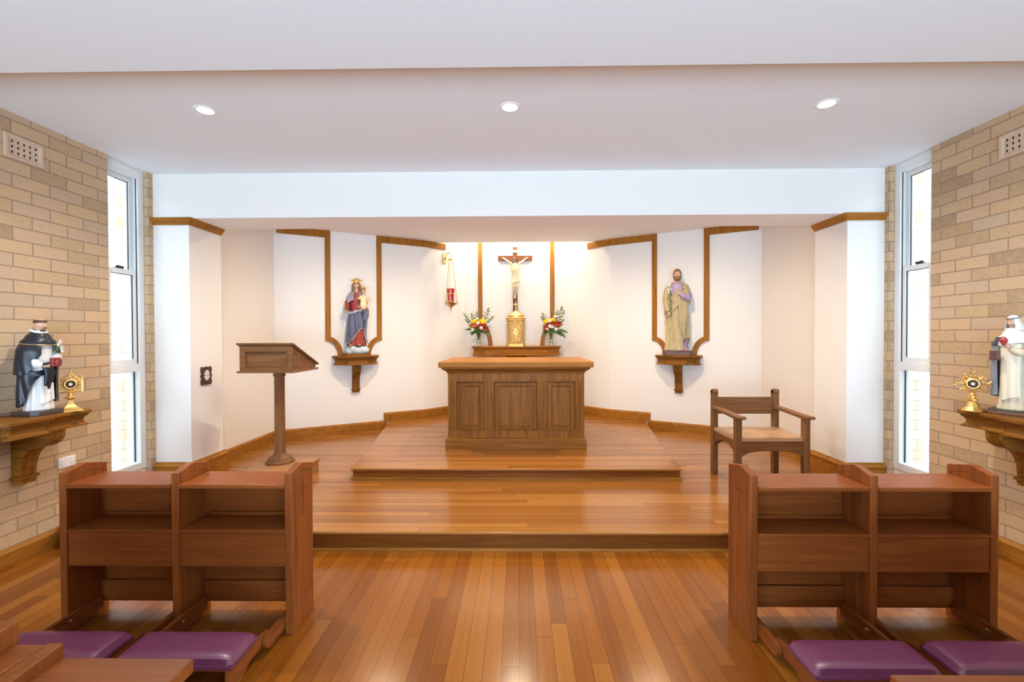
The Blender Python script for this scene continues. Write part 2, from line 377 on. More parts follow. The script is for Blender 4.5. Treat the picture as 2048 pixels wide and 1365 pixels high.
mb = MB().prism([(-3.12-t, 4.42), (3.06+t, 4.42), (3.06+t, 5.80), (1.36+t, YK+t), (1.36-(YS-YK)+t, YS), (-1.42+(YS-YK)-t, YS), (-1.42-t, YK+t), (-3.12-t, 5.80)], 'z', ZA, ZA+.07)
struct('ceiling_apse', mb, M_white, 'low white ceiling of the apse, open to a light slot at the back', 'ceiling')
struct('ceiling_cove', MB().box(-1.75, 1.69, 6.68, 7.6, 3.12, 3.2).box(-1.75, 1.69, 6.68, 6.75, ZA+.06, 3.13), M_white, 'white lid closing the light slot above the crucifix', 'ceiling')
# outside
struct('wall_outside_left', MB().box(-6.2, -5.9, 0.0, 9.0, -.3, 3.7), M_brickout, 'sunlit brick wall seen outside the left window', 'wall')
struct('wall_outside_right', MB().box(5.9, 6.2, 0.0, 9.0, -.3, 3.7), M_brickout, 'sunlit brick wall seen outside the right window', 'wall')
struct('ground', MB().box(-9, XL-.31, -4, 9, -.4, -.3).box(XR+.31, 9, -4, 9, -.4, -.3), simple('pale_paving', (.6, .58, .55), .8), 'pale paving outside the side windows', 'ground')

# baseboards
def base_prof(h, t, z0): return [(0, z0), (t, z0), (t, z0+h-.02), (t*.55, z0+h-.004), (t*.3, z0+h), (0, z0+h)]
OB = wood('oak', 'y'); OBX = wood('oak', 'x')
for sd, X, s in (('left', XL, 1), ('right', XR, -1)):
    mb = MB(); sweep(mb, [(X, -2.24), (X, PY+.12)], base_prof(.11, .028, 0), s)
    struct(f'baseboard_{sd}', mb, OB, f'timber skirting along the foot of the {sd} brick wall', 'skirting')
    mb = MB(); sweep(mb, [(X, PY+.12), (X, 3.59)], base_prof(.12, .028, PZ), s)
    struct(f'baseboard_{sd}_step', mb, OB, f'timber skirting on the {sd} brick wall above the wide step', 'skirting')
    # pier base, a heavier moulded block
    px, py = (XC-2.91, 1) if sd == 'left' else (XC+2.91, 1)
    path = [(X+s*.01, 4.035), (px, 4.035), (px, 4.47), (px-s*.18, 4.47)]
    mb = MB(); sweep(mb, path, [(0, PZ), (.03, PZ), (.03, PZ+.155), (.036, PZ+.16), (.036, PZ+.172), (.02, PZ+.185), (.014, PZ+.2), (0, PZ+.2)], s)
    struct(f'baseboard_{sd}_pier', mb, OBX, f'tall moulded timber base around the foot of the {sd} white pier', 'skirting')
    w = [(-3.12, 4.48), (-3.12, 5.78), (-1.90, 5.78+1.22*math.tan(A30))]
    if sd == 'right': w = [(2*XC-p[0], p[1]) for p in w]
    mb = MB(); sweep(mb, w, base_prof(.12, .02, PZ), s)
    struct(f'baseboard_{sd}_apse', mb, OBX, f'timber skirting around the {sd} side of the apse', 'skirting')
    w = [(-1.93, 5.78+1.19*math.tan(A30)), (-1.42, YK), (-.87, YB)]
    if sd == 'right': w = [(2*XC-p[0], p[1]) for p in w]
    mb = MB(); sweep(mb, w, base_prof(.125, .02, QZ), s)
    struct(f'baseboard_{sd}_platform', mb, OBX, f'timber skirting of the apse on the altar platform, {sd} of the altar', 'skirting')
    # cornice on the pier
    path = [(X-s*.03, 4.035), (px, 4.035), (px, 4.47)]
    mb = MB(); sweep(mb, path, [(0, 2.455), (.012, 2.455), (.014, 2.468), (.022, 2.478), (.034, 2.49), (.042, 2.502), (.042, 2.515), (0, 2.515)], s)
    struct('trim_3' if sd == 'left' else 'trim_4', mb, OBX, f'moulded timber cornice at the top of the {sd} white pier', 'cornice')

# timber panel frames on the apse wall.  local frame: x along the wall, -y out of it
def wall_empty(p0, phi):
    return Matrix.Translation((p0[0], p0[1], 0)) @ Matrix.Rotation(phi, 4, 'Z')
ML, MR = wall_empty((-3.12, 5.78), A30), wall_empty((3.06, 5.78), -A30)
ML45, MR45 = wall_empty((-1.42, YK), radians(45)), wall_empty((1.36, YK), -radians(45))
MBK = wall_empty((0, YB), 0)
TW, TT = .068, .022
def cove_side(u_out, z_top, z_bot, u_in, width, sgn):
    """the curved foot of a frame: starts at (u_out,z_top) heading inwards, ends vertical at (u_in,z_bot)"""
    o1 = arc(u_out, z_bot, abs(u_in-u_out), 90, 0, 10, z_top-z_bot)
    o1 = [(u_out+sgn*(p[0]-u_out), p[1]) for p in o1]
    i1 = arc(u_out, z_bot, abs(u_in-u_out)-width, 90, 0, 10, z_top-z_bot-width)
    i1 = [(u_out+sgn*(p[0]-u_out), p[1]) for p in i1]
    return o1, i1
def trim(name, label, M, pieces, mat='oak'):
    mb = MB()
    for kind, *a in pieces:
        if kind == 'b': mb.box(a[0], a[1], -TT, 0.0, a[2], a[3])
        else:
            o1, i1 = cove_side(*a); mb.strip(o1, i1, 'y', -TT-.002, 0.0)
    mb.xf(M)
    return struct(name, mb, wood(mat, 'z' if len(pieces) > 1 else 'x'), label, 'wall trim', bevel=.004)
zt = ZA; zh = .095
trim('trim_5', 'timber moulding along the top of the apse wall, left of the crowned statue, turning down beside it', ML,
     [('b', .03, .605, zt-zh, zt), ('b', .605, .605+TW, 1.41, zt), ('c', .605, 1.462, 1.19, .605+.225, TW, 1)])
trim('trim_6', 'timber moulding right of the crowned statue, turning along the wall top towards the hanging lamp', ML,
     [('b', 1.285+TW, 1.963, zt-zh, zt), ('b', 1.285, 1.285+TW, 1.41, zt), ('c', 1.285+TW, 1.462, 1.19, 1.285+TW-.225, TW, -1)])
trim('trim_7', 'timber moulding right of the bearded statue, turning along the apse wall top', MR,
     [('b', -.605, -.03, zt-zh, zt), ('b', -.605-TW, -.605, 1.41, zt), ('c', -.605, 1.447, 1.18, -.605-.225, TW, -1)])
trim('trim_8', 'timber moulding left of the bearded statue, turning along the wall top', MR,
     [('b', -1.963, -1.285-TW, zt-zh, zt), ('b', -1.285-TW, -1.285, 1.41, zt), ('c', -1.285-TW, 1.447, 1.18, -1.285-TW+.225, TW, 1)])
trim('trim_9', 'short timber moulding above the hanging lamp bracket', ML45, [('b', 0, .405, zt-zh, zt)])
trim('trim_10', 'short timber moulding high on the wall right of the crucifix', MR45, [('b', -.405, 0, zt-zh, zt)])
trim('trim_11', 'upright timber strip on the wall left of the crucifix, curving in at its foot', MBK,
     [('b', -.645, -.577, 1.66, 3.1), ('c', -.645, 1.70, 1.28, -.415, TW, 1)])
trim('trim_12', 'upright timber strip on the wall right of the crucifix, curving in at its foot', MBK,
     [('b', .509, .577, 1.66, 3.1), ('c', .577, 1.70, 1.28, .347, TW, -1)])

# ------------------------------------------------------------------ windows
def window(n, s):
    X = XL-.09 if s < 0 else XR+.09
    lab = 'left' if s < 0 else 'right'
    t = thing(f'window_{n}', f'tall narrow white framed sash window in the {lab} wall beside the altar step', 'window', (X, 3.59, 0), kind='structure')
    def bx(mb, y0, y1, z0, z1, d0, d1):          # d measured into the room
        a, b = sorted((-s*d0, -s*d1)); mb.box(a, b, y0, y1, z0, z1); return mb
    mb = MB()
    bx(mb, 0, .05, .30, 2.91, -.07, .05); bx(mb, .335, .395, .30, 2.91, -.07, .05); bx(mb, .05, .335, 2.83, 2.91, -.07, .05)
    bx(mb, .05, .335, 1.155, 1.225, -.07, .05); bx(mb, .05, .335, .30, .36, -.07, .05)
    mb.build('frame', M_frame, t, bevel=.004)
    bx(MB(), 0, .395, .0, .30, -.2, .04).build('sill_wall', M_white, t)
    for z0, z1, d in ((1.225, 2.03, .02), (1.99, 2.83, -.01)):
        mb = MB()
        for (a, b, c, e) in ((.055, .085, z0, z1), (.30, .33, z0, z1), (.085, .30, z0, z0+.04), (.085, .30, z1-.04, z1)): bx(mb, a, b, c, e, d-.02, d+.012)
        sash = mb.build('sash', M_frame, t, bevel=.003)
        bx(MB(), .083, .302, z0+.038, z1-.038, d-.006, d-.002).build('glass', M_pane, sash)
        mb = MB(); bx(mb, .296, .301, z0+.04, z1-.04, d-.004, d+.004); bx(mb, .085, .30, z1-.044, z1-.039, d-.004, d+.004)
        mb.build('gasket', M_black, sash)
    bx(MB(), .052, .333, .362, 1.153, -.006, -.002).build('glass', M_pane, t)
    mb = MB(); bx(mb, .330, .3345, 1.225, 2.83, .030, .036); bx(mb, .328, .334, .362, 1.153, -.004, .004); mb.build('gasket', M_black, t)
    mb = MB(); bx(mb, .16, .21, 2.03, 2.042, -.02, .025); mb.ball((-s*.0, .185, 2.05), (.012, .02, .012)); bx(mb, .185, .235, 2.042, 2.056, -.008, .008)
    mb.build('latch', M_black, t)
    return t
window(1, -1); window(2, 1)

# ------------------------------------------------------------------ lamps of the room
M_lens = emit('lamp_lens', (1, .97, .93), 30)
def downlight(x, y, z, label, e, group, col=(1, .91, .80), ang=120, warm=False):
    t = thing('ceiling_downlight', label, 'downlight', (x, y, z), group=group)
    MB().lathe([(.045, -.004), (.058, -.007), (.066, -.003), (.066, 0), (.045, 0)], 32, cap=False).build('trim_ring', simple('white_enamel', (.85, .85, .85), .3), t, smooth=True)
    MB().lathe([(.001, -.005), (.047, -.005), (.047, -.003), (.001, -.003)], 32).build('lens', M_lens if not warm else emit('lamp_lens_warm', (1, .82, .58), 30), t)
    l = lamp('downlight_bulb', 'SPOT', (0, 0, -.012), e, col, spot_size=radians(ang), spot_blend=.9, shadow_soft_size=.04)
    l.parent = t
for x, w in ((-2.0, 'left'), (-.05, 'middle'), (1.94, 'right')):
    downlight(x, 2.905, 2.91, f'round recessed downlight in the flat ceiling, {w} one of three', 130, 'ceiling downlights', ang=150)
WARM = (1.0, .80, .56)
for x, y, w in ((-1.55, 5.05, 'crowned statue'), (1.49, 5.05, 'bearded statue'), (XC, 5.3, 'altar')):
    downlight(x, y, ZA, f'recessed warm downlight in the apse ceiling in front of the {w}', 140, 'apse downlights', WARM, ang=172, warm=True)
t = thing('strip_light', 'warm strip light hidden in the slot above the crucifix', 'strip light', (XC, 7.03, 3.095))
MB().lathe([(.001, -.85), (.012, -.85), (.012, .85), (.001, .85)], 12, ax='x').build('tube', emit('tube_glow', (1, .84, .6), 6), t)
MB().box(-.9, .9, -.03, .03, .012, .028).build('fitting', M_frame, t)
l = lamp('strip_light_glow', 'AREA', (XC, 7.05, 3.07), 19, (1, .82, .56), rot=(radians(12), 0, 0), shape='RECTANGLE', size=1.7, size_y=.05)

# ------------------------------------------------------------------ altar
def panel_frame(mb, x0, x1, z0, z1, w, d0, d1, prof=True):
    """mitred picture-frame moulding on a front face (front = -y), between d0 (back) and d1 (front)"""
    def ring(i, y): return [(x0+i, y, z0+i), (x1-i, y, z0+i), (x1-i, y, z1-i), (x0+i, y, z1-i)]
    R = [ring(0, d0), ring(0, d1), ring(w*.35, d1), ring(w*.6, d1+(d0-d1)*.5), ring(w, d0)]
    for a, b in zip(R, R[1:]):
        n = len(a); mb.add(a+b, [(j, (j+1) % n, n+(j+1) % n, n+j) for j in range(n)])
AX0, AX1 = -.735, .735
al = thing('altar', 'panelled oak altar table standing on the raised timber platform', 'altar', (XC, 4.90, QZ))
OX, OZ = wood('oakd', 'x'), wood('oakd', 'z')
AD = .86
MB().box(AX0-.025, AX1+.025, -.022, AD+.022, 0, .098).build('plinth', OX, al, bevel=.003)
sweep_mb = MB(); sweep(sweep_mb, [(AX0, AD), (AX0, 0), (AX1, 0), (AX1, AD)], [(0, .098), (.02, .098), (.016, .108), (.006, .116), (0, .118)], 1)
sweep_mb.build('plinth_moulding', OX, al)
mb = MB().box(AX0, AX1, .03, AD, .098, .84)
MB_rails = [(AX0, AX1, .098, .198), (AX0, AX1, .731, .84)]
for a in MB_rails: mb.box(a[0], a[1], 0, .04, a[2], a[3])
rec = [(-.651, -.339), (-.244, .238), (.332, .645)]
st = [(AX0, rec[0][0]), (rec[0][1], rec[1][0]), (rec[1][1], rec[2][0]), (rec[2][1], AX1)]
for a, b in st: mb.box(a, b, 0, .04, .198, .731)
mb.build('body', OZ, al, bevel=.002)
for a, b in st:                                           # reeded stiles
    x = (a+b)/2
    MB().prism([(x-.027, .002), (x-.022, -.003), (x-.014, -.003), (x-.011, .001), (x-.008, -.003), (x+.008, -.003), (x+.011, .001), (x+.014, -.003), (x+.022, -.003), (x+.027, .002)], 'z', .21, .72).build('reeding', OZ, al)
for i, (a, b) in enumerate(rec):
    p = MB().box(a, b, .018, .034, .198, .731).build('panel', OZ, al)
    mb = MB(); panel_frame(mb, a, b, .198, .731, .018, .020, -.006); mb.build('panel_moulding', OZ, p)
    mb = MB(); panel_frame(mb, a+.047, b-.047, .246, .685, .016, .018, .004); mb.build('inner_moulding', OZ, p)
mb = MB(); sweep(mb, [(AX0, AD), (AX0, 0), (AX1, 0), (AX1, AD)],
    [(0, .815), (.006, .815), (.008, .828), (.016, .838), (.03, .848), (.05, .86), (.06, .872), (.06, .885), (0, .885)], 1)
mb.build('cornice', OX, al)
MB().box(AX0-.09, AX1+.09, -.09, AD+.09, .882, .945).build('table_top', wood('oak', 'x'), al, bevel=.014, seg=4)
MB().box(AX0+.03, AX1-.03, .02, AD-.03, .9445, .9465).build('top_inlay', wood('oak', 'x'), al)

# ------------------------------------------------------------------ shelf behind the altar
def bracket_shelf(name, label, cat, loc, rz, L, Cw, depth, cdepth, zt, zs, za, corbels, wk='oak', open_end=None):
    """wall shelf: local x along the wall, -y out.  half lengths L (ends) and Cw (proud middle)"""
    t = thing(name, label, cat, loc, rz)
    WX, WY = wood(wk, 'x'), wood(wk, 'y')
    def plan(o): return [(-L-o, 0), (-L*.97-o, -depth*.55-o), (-Cw-.02-o, -depth-o), (-Cw-o, -cdepth-o), (Cw+o, -cdepth-o), (Cw+.02+o, -depth-o), (L*.97+o, -depth*.55-o), (L+o, 0)]
    if open_end:      # long shelf with square ends
        def plan(o): return [(-L-o, 0), (-L-o, -depth-o), (-Cw-.02-o, -depth-o), (-Cw-o, -cdepth-o), (Cw+o, -cdepth-o), (Cw+.02+o, -depth-o), (L+o, -depth-o), (L+o, 0)]
    MB().prism(plan(.03), 'z', zs, zt).build('shelf_top', WX, t, bevel=.008, seg=3)
    mb = MB().prism(plan(-.012), 'z', za, zs)
    pp = plan(0)
    sweep(mb, pp, [(-.015, zs-.002), (.016, zs-.002), (.016, zs-.01), (.004, zs-.022), (-.004, zs-.04), (0, za+.024), (.010, za+.014), (.016, za+.008), (.016, za), (-.015, za)], 1)
    mb.build('apron', WX, t)
    for cx, cw, cd, ch in corbels:
        prof = [(0, 0), (-cd, 0), (-cd, -.02)] + [(-cd+.10*cd/.25*0+ (cd*.42)*(1-cos(a)), -.02-(ch*.26)*sin(a)) for a in [i*pi/2/8 for i in range(1, 9)]]
        x1 = prof[-1][0]; z1 = prof[-1][1]
        x2 = -cd*.20; z2 = -ch*.80
        prof += [(x1+(x2-x1)*sin(a), z1+(z2-z1)*(1-cos(a))) for a in [i*pi/2/8 for i in range(1, 9)]]
        prof += [(x2, -ch*.86), (0, -ch*.86)]
        c = MB().prism([(p[0], za+p[1]) for p in prof], 'x', cx-cw*.32, cx+cw*.32)
        for s in (-1, 1):
            outp = [(p[0]-.010 if p[0] < -.001 else 0, za+p[1]) for p in prof]
            c.prism(outp, 'x', *sorted((cx+s*cw*.32, cx+s*cw*.5)))
        co = c.build('corbel', WY, t, smooth=True, ang=.5)
        zf = za-ch*.86
        c = MB(); sweep(c, [(cx-cw*.5, 0), (cx-cw*.5, x2-.008), (cx+cw*.5, x2-.008), (cx+cw*.5, 0)], [(-.02, zf), (.012, zf), (.012, zf-.012), (.002, zf-.02), (.002, zf-.03), (-.01, zf-ch*.14), (-.02, zf-ch*.14)], 1)
        c.box(cx-cw*.5, cx+cw*.5, x2-.006, 0, zf-ch*.14, zf); c.build('corbel_foot', WY, co)
    return t
bracket_shelf('altar_shelf', 'long oak wall shelf behind the altar under the crucifix', 'shelf', (XC-.005, YB, 0), 0, .69, .48, .30, .34, 1.29, 1.272, 1.15, [(0, .3, .25, .2)])
# bracket shelves of the two statues
p = ML @ Vector((.99, 0, 0))
bracket_shelf('bracket_shelf', 'small oak wall bracket carrying the crowned statue with child', 'shelf', p, A30, .275, .125, .17, .20, 1.19, 1.165, 1.065, [(0, .095, .15, .385)], 'oakd')
p2 = MR @ Vector((-.99, 0, 0))
bracket_shelf('bracket_shelf', 'small oak wall bracket carrying the bearded statue with lily', 'shelf', p2, -A30, .275, .125, .17, .20, 1.182, 1.157, 1.055, [(0, .095, .15, .395)], 'oakd')
# the two long shelves on the brick walls
bracket_shelf('wall_shelf', 'long oak shelf on the left brick wall under the black-cloaked statue', 'shelf', (XL, 2.72, 0), radians(90), .39, .10, .25, .285, .96, .93, .85, [(.20, .10, .25, .345), (-.20, .10, .25, .345)], 'oakd', 1)
bracket_shelf('wall_shelf', 'long oak shelf on the right brick wall under the white-veiled statue', 'shelf', (XR, 2.66, 0), radians(-90), .39, .10, .25, .285, .96, .93, .85, [(.20, .10, .25, .345), (-.20, .10, .25, .345)], 'oakd', 1)

# ------------------------------------------------------------------ pews (kneeling desks)
PX, PYW, PZW = wood('pew', 'x'), wood('pew', 'y'), wood('pew', 'z')
def cushion_mb(w, d, h):
    mb = MB()
    def top(u, v):
        x, y = (u-.5)*2, (v-.5)*2
        k = max(0, 1-abs(x)**9)**.35*max(0, 1-abs(y)**5)**.35
        return (x*w/2, y*d/2, h*.35+h*.65*k)
    mb.grid(top, 34, 22)
    n = len(mb.v)
    R = []
    def edge(k):
        out = []
        for u in range(34): out.append((u/33, 0))
        for v in range(1, 22): out.append((1, v/21))
        for u in range(32, -1, -1): out.append((u/33, 1))
        for v in range(20, 0, -1): out.append((0, v/21))
        return out
    E_ = edge(0)
    for z, o in ((h*.35, 0), (h*.15, .003), (0, 0)):
        R.append([((e[0]-.5)*(w+2*o), (e[1]-.5)*(d+2*o), z) for e in E_])
    mb.rings(R)
    return mb
M_bolt = M_steel
def cross_inlay(mb, x, s, yc, z0, z1, za, hw):
    a, b = sorted((x, x+s*.0008)); mb.box(a, b, yc-.0022, yc+.0022, z0, z1); mb.box(a, b, yc-hw, yc+hw, za-.0022, za+.0022)
def pew(label, loc, group, xs, aisle):
    t = thing('kneeling_desk', label, 'pew', loc, group=group)
    th = .036
    prof = [(0, 0), (0, .79), (.105, .815), (.225, .785), (.225, 0)]
    for i, x in enumerate(xs):
        pn = MB().prism(prof, 'x', x-th/2, x+th/2).build('side_panel', PZW, t, bevel=.0025)
        if aisle == i:
            s = 1 if x > 0 else -1; X = x+s*th/2
            mb = MB()
            g = [(.032, .12), (.032, .752), (.108, .772), (.198, .752), (.198, .12)]
            for a, b in zip(g, g[1:]+g[:1]):
                mb.tube([(X, a[0], a[1]), (X, b[0], b[1])], .0016, 4)
            mb.build('groove_line', M_groove, pn)
            mb = MB(); cross_inlay(mb, X, s, .115, .545, .745, .685, .035); mb.build('engraved_cross', M_groove, pn)
        for s in (-1, 1):      # groove along the top rim, both faces
            mb = MB(); X = x+s*th/2
            g = [(.02, .752), (.105, .783), (.2, .756), (.2, .742)]
            for a, b in zip(g, g[1:]): mb.tube([(X, a[0], a[1]), (X, b[0], b[1])], .0012, 4)
            mb.build('rim_groove', M_groove, pn)
    for i in range(len(xs)-1):
        a, b = xs[i]+th/2, xs[i+1]-th/2
        MB().box(a, b, -.012, .215, .718, .738).build('book_top', PX, t, bevel=.005)
        MB().box(a, b, .0, .20, .497, .513).build('shelf', PX, t, bevel=.003)
        MB().box(a, b, .006, .024, .330, .497).build('front_rail', PX, t, bevel=.002)
        bp = MB().box(a, b, .19, .205, .06, .72).build('back_panel', PX, t)
        MB().box(a, b, .172, .192, .06, .17).build('lower_rail', PX, t, bevel=.003)
        MB().box(a+.04, b, .176, .19, .513, .532).build('ledge', PX, t, bevel=.003)
        kn = None
        # fixed arms on both sides of the bay
        for s, x in ((1, a), (-1, b)):
            x0, x1 = sorted((x, x+s*.022))
            pts = [(.17, .032), (-.135, .032)] + [(-.135-.031*sin(q_), .063-.031*cos(q_)) for q_ in [pi*i_/8 for i_ in range(9)]] + [(-.135, .094), (.17, .094)]
            fa = MB().prism(pts, 'x', x0, x1).build('fixed_arm', PYW, t, bevel=.002)
            xb = x+s*.022
            MB().lathe([(.001, xb), (.011, xb), (.011, xb+s*.008), (.001, xb+s*.012)], 14, (-.02, .070), ax='x').build('bolt', M_bolt, fa, smooth=True)
        # folding kneeler
        kx0, kx1 = a+.024, b-.024
        mb = MB()
        for s, x in ((1, kx0), (-1, kx1)):
            x0, x1 = sorted((x, x+s*.02))
            mb.prism([(-.10, .040), (-.10, .088), (-.21, .112), (-.395, .118), (-.395, 0), (-.345, 0), (-.25, .05)], 'x', x0, x1)
        mb.box(kx0+.012, kx1-.012, -.390, -.222, .105, .118)
        kn = mb.build('kneeler', PYW, t, bevel=.003)
        MB().box(kx0+.02, kx1-.02, -.235, -.22, .05, .106).build('kneeler_rail', PX, kn)
        c = cushion_mb(kx1-kx0+.016, .185, .050).build('cushion', M_purple, kn, smooth=True, loc=((kx0+kx1)/2, -.305, .116))
        c['label'] = 'purple leather cushion'
    return t
pew('reddish wooden kneeling desk with two purple kneelers, left of the aisle under the lectern', (-1.6825, 2.192, 0), 'front row kneeling desks', (-.5575, 0, .5575), 2)
pew('reddish wooden kneeling desk with two purple kneelers, right of the aisle before the armchair', (1.677, 2.163, 0), 'front row kneeling desks', (-.563, 0, .563), 0)

# second row, of which only corners reach into view
def second_row(label, loc, s, group, rich):
    t = thing('kneeling_desk', label, 'pew', loc, group=group); zt_ = .772 if rich else .782
    # local: x towards the aisle = +s
    def bx(mb, x0, x1, *r): a, b = sorted((s*x0, s*x1)); return mb.box(a, b, *r)
    bx(MB(), -.29, 0, -.33, 0, zt_-.03, zt_).build('book_top', PX, t, bevel=.004)
    bx(MB(), -1.55, -.05, -.05, -.03, .06, .752).build('back_panel', PX, t)
    bx(MB(), -.062, -.03, -.30, -.035, 0, .752).build('side_panel', PZW, t, bevel=.003)
    if rich:
        pp = [(-.40, 0), (-.40, .735), (-.10, .795), (.005, .80), (.005, 0)]
        pn = MB().prism(pp, 'x', *sorted((s*-.325, s*-.287))).build('side_panel', PZW, t, bevel=.004)
        mb = MB()
        g = [(-.35, .10), (-.35, .715), (-.11, .765), (-.03, .768), (-.03, .10)]
        for a, b in zip(g, g[1:]+g[:1]): mb.tube([(s*-.287, a[0], a[1]), (s*-.287, b[0], b[1])], .003, 5)
        mb.build('groove_line', M_groove, pn)
        bx(MB(), -1.55, -.325, -.33, .003, .77, .798).build('book_top', PX, t, bevel=.004)
        pn = MB().prism([(-.40, .80), (-.40, .80), (-.08, .842), (.01, .845), (.01, .795)], 'x', *sorted((s*-.43, s*-.39))).build('raised_end', PZW, t, bevel=.004)
    else:
        bx(MB(), -.325, -.287, -.40, .005, 0, .79).build('side_panel', PZW, t, bevel=.004)
        bx(MB(), -1.55, -.325, -.33, 0, .752, .782).build('book_top', PX, t, bevel=.004)
    bx(MB(), -1.586, -1.55, -.33, .005, 0, .80).build('side_panel', PZW, t, bevel=.004)
    return t
second_row('reddish wooden desk top at the near left corner, behind the purple kneelers', (-.695, .955, -.0), 1, 'second row desks', True)
second_row('reddish wooden desk top edge at the bottom right, in front of a purple kneeler', (.737, .91, 0), -1, 'second row desks', False)

# ------------------------------------------------------------------ lectern on its low step
st_ = MB().box(-2.47, -1.985, 3.92, 4.47, PZ, PZ+.10)
st_.box(-2.48, -1.975, 3.91, 4.48, PZ+.10, PZ+.12)
tag(st_.build('step_box', wood('chest', 'x'), bevel=.004), 'low timber step block under the lectern', 'step')
lt = thing('lectern', 'walnut lectern with slanted book box on a round column', 'lectern', (-2.295, 4.33, PZ+.12), radians(0))
WX_, WZ_ = wood('walnut', 'x'), wood('walnut', 'z')
b0 = 0
MB().lathe([(.001, 0), (.13, 0), (.132, .012), (.125, .022), (.112, .028), (.108, .042), (.09, .058), (.07, .068), (.06, .082), (.052, .095)], 40, cap=True).build('base', WZ_, lt, smooth=True)
MB().lathe([(.05, .09), (.052, .10), (.048, .12), (.047, .5), (.046, .83), (.05, .84)], 40).build('column', WZ_, lt, smooth=True)
MB().lathe([(.047, .825), (.056, .83), (.056, .84), (.05, .845), (.055, .855), (.075, .868), (.098, .874), (.1, .884), (.001, .884)], 40).build('capital', WZ_, lt, smooth=True)
zb, zf_, zr = .886, 1.142, .95
hw = .243; y0, y1 = -.23, .24
bxm = MB()
pr = [(y0, zb), (y1, zb), (y1, zr-.012), (y0, zf_-.02)]
bxm.prism([(y0+.02, zb), (y1, zb), (y1, zr-.012), (y0+.02, zf_-.03)], 'x', -hw, hw)
for a, b, c, d in ((-hw, hw, zb, zb+.045), (-hw, hw, zf_-.07, zf_-.02), (-hw, -hw+.05, zb+.045, zf_-.07), (hw-.05, hw, zb+.045, zf_-.07)): bxm.box(a, b, y0, y0+.021, c, d)
bxo = bxm.build('book_box', WX_, lt, bevel=.002)
m_ = MB(); panel_frame(m_, -hw+.05, hw-.05, zb+.045, zf_-.07, .012, y0+.018, y0-.004); m_.build('panel_moulding', WX_, bxo)
MB().box(-hw-.018, hw+.018, y0-.018, y1+.03, zb-.012, zb+.006).build('bottom_board', WX_, lt, bevel=.005)
sl = (zr-zf_)/(y1-y0)
def zs_(y): return zf_+sl*(y-y0)
MB().prism([(y0-.02, zs_(y0-.02)-.018), (y1+.035, zs_(y1+.035)-.018), (y1+.035, zs_(y1+.035)), (y0-.02, zs_(y0-.02))], 'x', -hw-.02, hw+.02).build('slanted_top', WX_, lt, bevel=.005)

# ------------------------------------------------------------------ armchair
ch = thing('armchair', 'walnut armchair with plank back and pale shaped seat, on the step right of the altar', 'chair', (2.155, 4.13, PZ))
pw = .052
for s in (-1, 1):
    x = s*.287
    m_ = MB().box(x-pw/2, x+pw/2, .21, .262, 0, .765)
    m_.lathe([(.001, x-pw/2), (.027, x-pw/2), (.027, x+pw/2), (.001, x+pw/2)], 20, (.236-.004, .785), ax='x')
    m_.box(x-pw/2, x+pw/2, .222, .262, .765, .80)
    m_.build('rear_post', WZ_, ch, bevel=.003)
    MB().box(x-pw/2, x+pw/2, -.255, -.203, 0, .62).build('front_leg', WZ_, ch, bevel=.003)
    arm = [(-.31, .622), (-.29, .612), (-.24, .608), (.21, .632), (.21, .655), (-.24, .638), (-.305, .64)]
    MB().prism(arm, 'x', x-.035, x+.035).build('armrest', wood('walnut', 'y'), ch, bevel=.004)
    ap = [(-.205, .415), (.212, .415), (.212, .28)] + [(.0+.2*cos(a), .28+.09*sin(a)) for a in [pi*i_/12 for i_ in range(1, 12)]] + [(-.205, .28)]
    MB().prism(ap, 'x', x-.013, x+.013).build('side_apron', wood('walnut', 'y'), ch)
for y in (-.229, .236):
    ap = [(-.262, .415), (.262, .415), (.262, .285)] + [(.25*cos(a), .285+.055*sin(a)) for a in [pi*i_/14 for i_ in range(1, 14)]] + [(-.262, .285)]
    MB().prism(ap, 'y', y-.013, y+.013).build('apron', WX_, ch)
def seatz(x, y):
    q_ = exp(-((abs(x)-.135)/.10)**2)*exp(-((y+.03)/.19)**2)
    return .452-.022*q_+.006*exp(-(x/.05)**2)*(1 if y < 0 else .3)
m_ = MB()
m_.grid(lambda u, v: ((u-.5)*.60, (v-.5)*.475+.003, seatz((u-.5)*.62, (v-.5)*.5)), 41, 25)
m_.grid(lambda u, v: ((u-.5)*.60, (v-.5)*.475+.003, .418), 41, 25)
def rim(u):
    k = u*4
    if k < 1: return (k-.5, -.5)
    if k < 2: return (.5, k-1.5)
    if k < 3: return (2.5-k, .5)
    return (-.5, 3.5-k)
m_.grid(lambda u, v: (rim(u)[0]*.60, rim(u)[1]*.475+.003, .418+(seatz(rim(u)[0]*.62, rim(u)[1]*.5)-.418)*v), 160, 2, closed=True)
so = m_.build('seat', wood('seat', 'x'), ch, smooth=True); so['label'] = 'pale shaped wooden seat'
MB().box(-.265, .265, .222, .246, .575, .735).build('back_plank', WX_, ch, bevel=.004)

